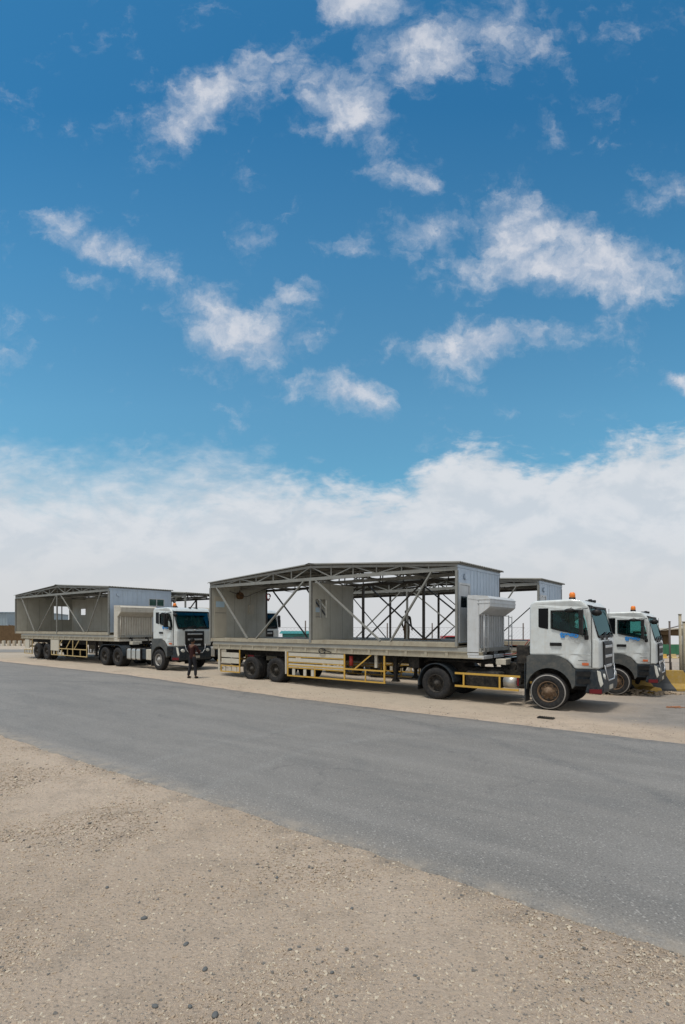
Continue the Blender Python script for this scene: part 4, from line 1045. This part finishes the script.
# striped concrete barriers (jersey section)
def barrier(loc, rz, L_, label, m='stripe', group=None, sc=1.0):
    b = MB(); b.prism([(-.28, 0), (-.28, .10), (-.14, .30), (-.09, .82), (.09, .82), (.14, .30), (.28, .10), (.28, 0)], -L_/2, L_/2, 'x')
    o = b.build('barrier', m, bevel=.015); o.location = loc; o.rotation_euler.z = rz; tag(o, label, 'barrier', group); return o
barrier(G(12.75, 20.9), R(-8), 2.3, 'yellow and black striped concrete barrier beside the tall fence posts')
b = MB(); b.prism([(-.40,-.1),(-.34,.14),(-.05,.26),(.30,.20),(.48,-.1)], -.3, .3, 'y'); b = b.build('concrete_block', 'yellow', bevel=.03); b.location = G(11.9, 20.2); b.rotation_euler.z = .4
tag(b, 'low yellow painted block half buried beside the striped barrier', 'block')
# rubble heap
rb = MB(); 
for i in range(260):
    a_ = random.uniform(0, 6.28); r_ = random.random() ** .6; x_ = math.cos(a_)*r_*1.9; y_ = math.sin(a_)*r_*.55; rb.ico((x_, y_, (1-r_)*.16), random.uniform(.03, .09), (1.2, 1, .6), 1, .25, False)
M['rubble'] = mat('rubble', (.30, .235, .165), .9, nscale=4, namt=.9); ro_ = rb.build('rubble', 'rubble'); ro_.location = G(11.2, 19.9); tag(ro_, 'low heap of broken tan rubble along the yard edge', 'rubble', kind='stuff')
def fpost(loc, h, r, m, label, name='fence_post', lean=0):
    b = MB(); b.tube([(0, 0, -.1), (lean, 0, h)], r, 8); b.box(-.02, .02, -.02, .02, h*.5, h*.5+.02)
    b.tube([(lean, 0, h), (lean, 0, h+.03)], r*1.25, 8)
    o = b.build(name, m); o.location = loc; tag(o, label, 'fence post'); return o
fpost(G(13.75, 21.1), 3.05, .055, 'post', 'tallest pale fence post at the right edge beside the barrier', lean=-.06)
fpost(G(13.98, 21.3), 2.75, .07, 'post', 'thick pale fence post just right of the tallest post', lean=.02)
fpost(G(18.6, 29.5), 2.85, .05, 'darkpost', 'dark slim fence post behind the striped barrier', lean=-.05)
b = MB(); b.tube([(-2.2, 0, .55), (.6, 0, .55)], .025); b.tube([(-2.2, 0, 0), (-2.2, 0, .55)], .03); b.tube([(.6, 0, 0), (.6, 0, .55)], .03); o = b.build('low_rail', 'darkpost'); o.location = G(18.0, 29.4); tag(o, 'low metal rail beside the dark slim post', 'rail')
b = MB(); b.tube([(0, 0, 1.02), (5, 0, 1.02)], .035); b.tube([(0, 0, 0), (0, 0, 1.02)], .035); b.tube([(5, 0, 0), (5, 0, 1.02)], .035); o = b.build('low_rail', 'darkpost'); o.location = G(18.5, 28.0); tag(o, 'waist high metal rail running out at the right edge', 'rail')
# green hoarding
gh = empty('hoarding', G(32, 45.6), 0, 'long green sheet hoarding at the right edge behind the fence posts', 'hoarding')
b = MB(); n = 60
for k in range(n): x_ = -5.5 + 14*k/n; b.box(x_, x_+14/n*.5, 0, .05, .15, 1.02); b.box(x_+14/n*.5, x_+14/n, .02, .05, .15, 1.02)
b.build('sheeting', 'green', gh)
for k in range(8): b = MB(); b.box(-5.5+k*2, -5.42+k*2, .052, .13, 0, 1.1); b.build('post', 'darkpost', gh)
for k in range(9):
    o = barrier(G(24.6 + k*.78, 42.4), 0, .42, 'small yellow and white block in the row under the green hoarding', 'paleyellow' if k % 2 else 'yellow', 'blocks in a row under the green hoarding'); o.scale = (1, 1, .42)
# canopy shelter
cp = empty('canopy', G(31.5, 48.5), 0, 'low shelter with a thick dark roof slab on brown columns at the right edge', 'shelter')
b = MB(); b.prism([(-3.6, 1.95), (-3.6, 2.1), (-1.5, 2.32), (8, 2.62), (8, 2.05), (-1.0, 1.75)], -1.5, 1.5); b.build('roof', 'brownfence', cp)
b = MB(); b.prism([(-3.8, 2.12), (-3.8, 2.16), (-1.5, 2.40), (8, 2.70), (8, 2.63), (-1.5, 2.33)], -1.7, 1.7); b.build('roof_slab', 'concrete', cp)
for x_ in (-3.0, -2.2, 4.2):
    b = MB(); b.box(x_, x_+(.62 if x_ == -2.2 else .3), -1.0, -.6, 0, 1.9); b.build('column', 'brownfence' if x_ == -2.2 else 'post', cp)
b = MB(); b.tube([(-3.2, -2.0, 0), (-3.2, -2.0, 2.2), (-.6, -2.0, 2.85), (3, -2.0, 2.9)], .05); b.build('pipe_frame', 'darkpost', cp)
# small orange debris on the yard
X_, Y_ = px(673, 708, -.02)
b = MB()
for k in range(6): b.tube([(random.uniform(-.3,.3), random.uniform(-.15,.15), .01), (random.uniform(-.3,.3), random.uniform(-.15,.15), .03), (random.uniform(-.3,.3), random.uniform(-.15,.15), .012)], .012, 5)
o = b.build('torn_strap', 'dullorange'); o.location = G(X_, Y_); tag(o, 'tangle of torn orange strap lying on the grey yard at the right', 'strap')
X_, Y_ = px(546, 718.5, 0)
b = MB(); b.box(-.20, .20, -.10, .10, 0, .022); 
for k in range(7): b.box(-.18 + k*.055, -.155 + k*.055, -.085, .085, .022, .034)
o = b.build('drain_grate', 'chassis'); o.location = G(X_, Y_); o.location.z += .01; o.rotation_euler.z = -A; tag(o, 'small black metal grate lying on the sand between road and front wheel', 'grate')

# ---------------------------------------------------------------- background, middle: fence, vehicles, sheds
fn = empty('chain_link_fence', G(2, 40), 0, 'tall chain link fence on slim posts behind the parked trailers', 'fence')
for i, X_ in enumerate([-13.5, -10, -6.5, -2.85, .3, 3.45, 6.9, 10.4, 13.9]):
    b = MB(); gzv = gz(X_, 40) - gz(2, 40); b.tube([(X_-2, 0, gzv-.1), (X_-2, 0, gzv+2.85)], .05, 8); b.build('post', 'darkpost', fn)
b = MB()
for z_ in (.15, 2.5): b.tube([(-15.5, -.05, z_), (12, -.05, z_)], .008, 4)
x_ = -15.5
while x_ < 12:
    for s_ in (1, -1):
        x1_ = x_ + s_*2.35; b.beam((x_, -.05, .15), (x1_, -.05, 2.5), .006, .006)
    x_ += .28
b.build('wire_mesh', 'darkpost', fn)
def car(loc, rz, paint, kind, label):
    r = empty('parked_car', loc, rz, label, 'car', 'vehicles parked beyond the fence')
    prof = {'car': [(-2.1,.35),(-2.15,.8),(-1.6,.92),(-1.1,1.38),(.35,1.42),(1.0,.95),(1.95,.82),(2.1,.6),(2.1,.35)],
            'pickup': [(-2.5,.45),(-2.5,1.0),(-.6,1.0),(-.55,1.65),(.6,1.68),(1.2,1.1),(2.2,1.0),(2.35,.7),(2.35,.45)]}[kind]
    b = MB(); b.prism(prof, -.85, .85); b.build('body', paint, r, bevel=.06)
    gl = {'car': [(-1.35,.95),(-1.03,1.30),(.30,1.34),(.85,.97)], 'pickup': [(-.48,1.05),(-.44,1.56),(.55,1.58),(1.05,1.12)]}[kind]
    b = MB(); b.prism(gl, -.86, .86); b.build('window', 'darkglass', r)
    for x_ in (-1.35, 1.35):
        for y_, f_ in ((-.88, -1), (.88, 1)):
            t = MB(); t.lathe([(0, y_), (.18, y_), (.2, y_+.01*f_), (.33, y_), (.34, y_-.03*f_), (.34, y_-.2*f_), (.1, y_-.2*f_)], (x_, .34), 20); t.build('wheel', 'tyre', r)
    for y_ in (-.6, .6):
        b = MB(); b.box(prof[-2][0]-.03, prof[-2][0]+.02, y_-.15, y_+.15, .62, .76); b.build('headlight', 'lens', r)
    return r
car(G(3.0, 48), R(5), 'cardark', 'car', 'dark car beyond the fence, seen left of the man on the trailer')
car(G(8.4, 49), R(-170), 'carwhite', 'car', 'white car beyond the fence, right of the man on the trailer')
car(G(10.6, 52.5), R(3), 'carred', 'pickup', 'red pickup beyond the fence, near the front of the largest cabin')
car(G(-1.2, 50), R(10), 'carwhite', 'pickup', 'white pickup beyond the fence, seen through the nearest cabin partition gap')
car(G(12.9, 47.5), R(175), 'cardark', 'car', 'dark car beyond the fence beside the front end wall of the largest cabin')
def shed(loc, L_, D_, H_, wallm, roofm, label, rz=0, win=False):
    r = empty('shed', loc, rz, label, 'building')
    b = MB(); b.box(-L_/2, L_/2, -D_/2, D_/2, -1.5, H_)
    k = -L_/2
    while k < L_/2: b.box(k, k+.12, -D_/2-.03, -D_/2, 0, H_); k += .5
    b.build('wall', wallm, r)
    b = MB(); b.prism([(-D_/2-.3, H_), (0, H_+min(D_*.09, .35)), (D_/2+.3, H_)], -L_/2-.3, L_/2+.3, 'x'); b.build('roof', roofm, r)
    b = MB(); b.box(-.5, .5, -D_/2-.06, -D_/2-.035, 0, 2.0 if H_ > 2 else H_*.8); b.build('door', 'darkpost', r)
    if win:
        for x_ in win: b = MB(); b.box(x_, x_+1.6, -D_/2-.06, -D_/2-.035, H_*.52, H_*.52+.42); b.build('window', 'darkglass', r)
    return r
shed(G(-4.6, 56), 3.4, 3, 1.55, 'teal', 'teal', 'low teal shed beyond the fence, seen through the nearest cabin')
b = MB()
for k in range(9): b.box(-2.6+k*.55, -2.2+k*.55, -.4, .4, 0, .9+.15*math.sin(k*2.1))
o = b.build('pallet_stack', 'post'); o.location = G(-4.6, 47); tag(o, 'row of pale stacked pallets in front of the teal shed', 'pallets')
shed(G(19.6, 58), 2.6, 2.5, .95, 'brick', 'brick', 'low red brick hut seen between the nearest cab and its trailer')
shed(G(15.4, 52), 1.5, 2, 1.05, 'post', 'concrete', 'small beige hut left of the red brick hut')

# ---------------------------------------------------------------- background, left
wr = shed((-88, 100, -1.0), 60, 20, 5.9, 'warehouse', 'warehouse', 'pale blue metal warehouse behind the brown fence at the left edge', 0, win=(22.5, 25.0, 27.4))
bf = empty('board_fence', (-66, 84, gz(-66, 84)), 0, 'high brown board fence in front of the warehouse at the left edge', 'fence')
b = MB(); x_ = -24
while x_ < 20: b.box(x_, x_+.30, 0, .05, -.4, 2.95 + random.uniform(-.03, .03)); x_ += .32
b.build('boarding', 'brownfence', bf)
for k in range(15): b = MB(); b.box(-24+k*3, -23.88+k*3, .053, .16, -.4, 3.1); b.build('post', 'darkpost', bf)
for k in range(15):
    X_ = -42.5 + k*.62; b = MB(); b.prism([(-.13, 0), (-.13, .52), (-.09, .60), (.09, .60), (.13, .52), (.13, 0)], -.16, .16, 'y'); b.box(-.15, .15, -.18, .18, 0, .06)
    o = b.build('concrete_bollard', 'concrete' if k % 3 else 'panelwhite', bevel=.01); o.location = G(X_, 59.5)
    tag(o, 'short pale concrete bollard in the row below the brown fence', 'bollard', 'row of bollards at the far left')
sr = MB(); 
vs = []
for i in range(30):
    X_ = -60 + i * 1.6; vs.append((sr._v((X_, 44.0, gz(X_, 44.0)+.02)), sr._v((X_, 49.5, gz(X_, 49.5)+.02))))
for a_, c_ in zip(vs, vs[1:]): sr._f([a_[0], c_[0], c_[1], a_[1]])
o = sr.build('side_road', 'asphalt'); o['kind'] = 'structure'
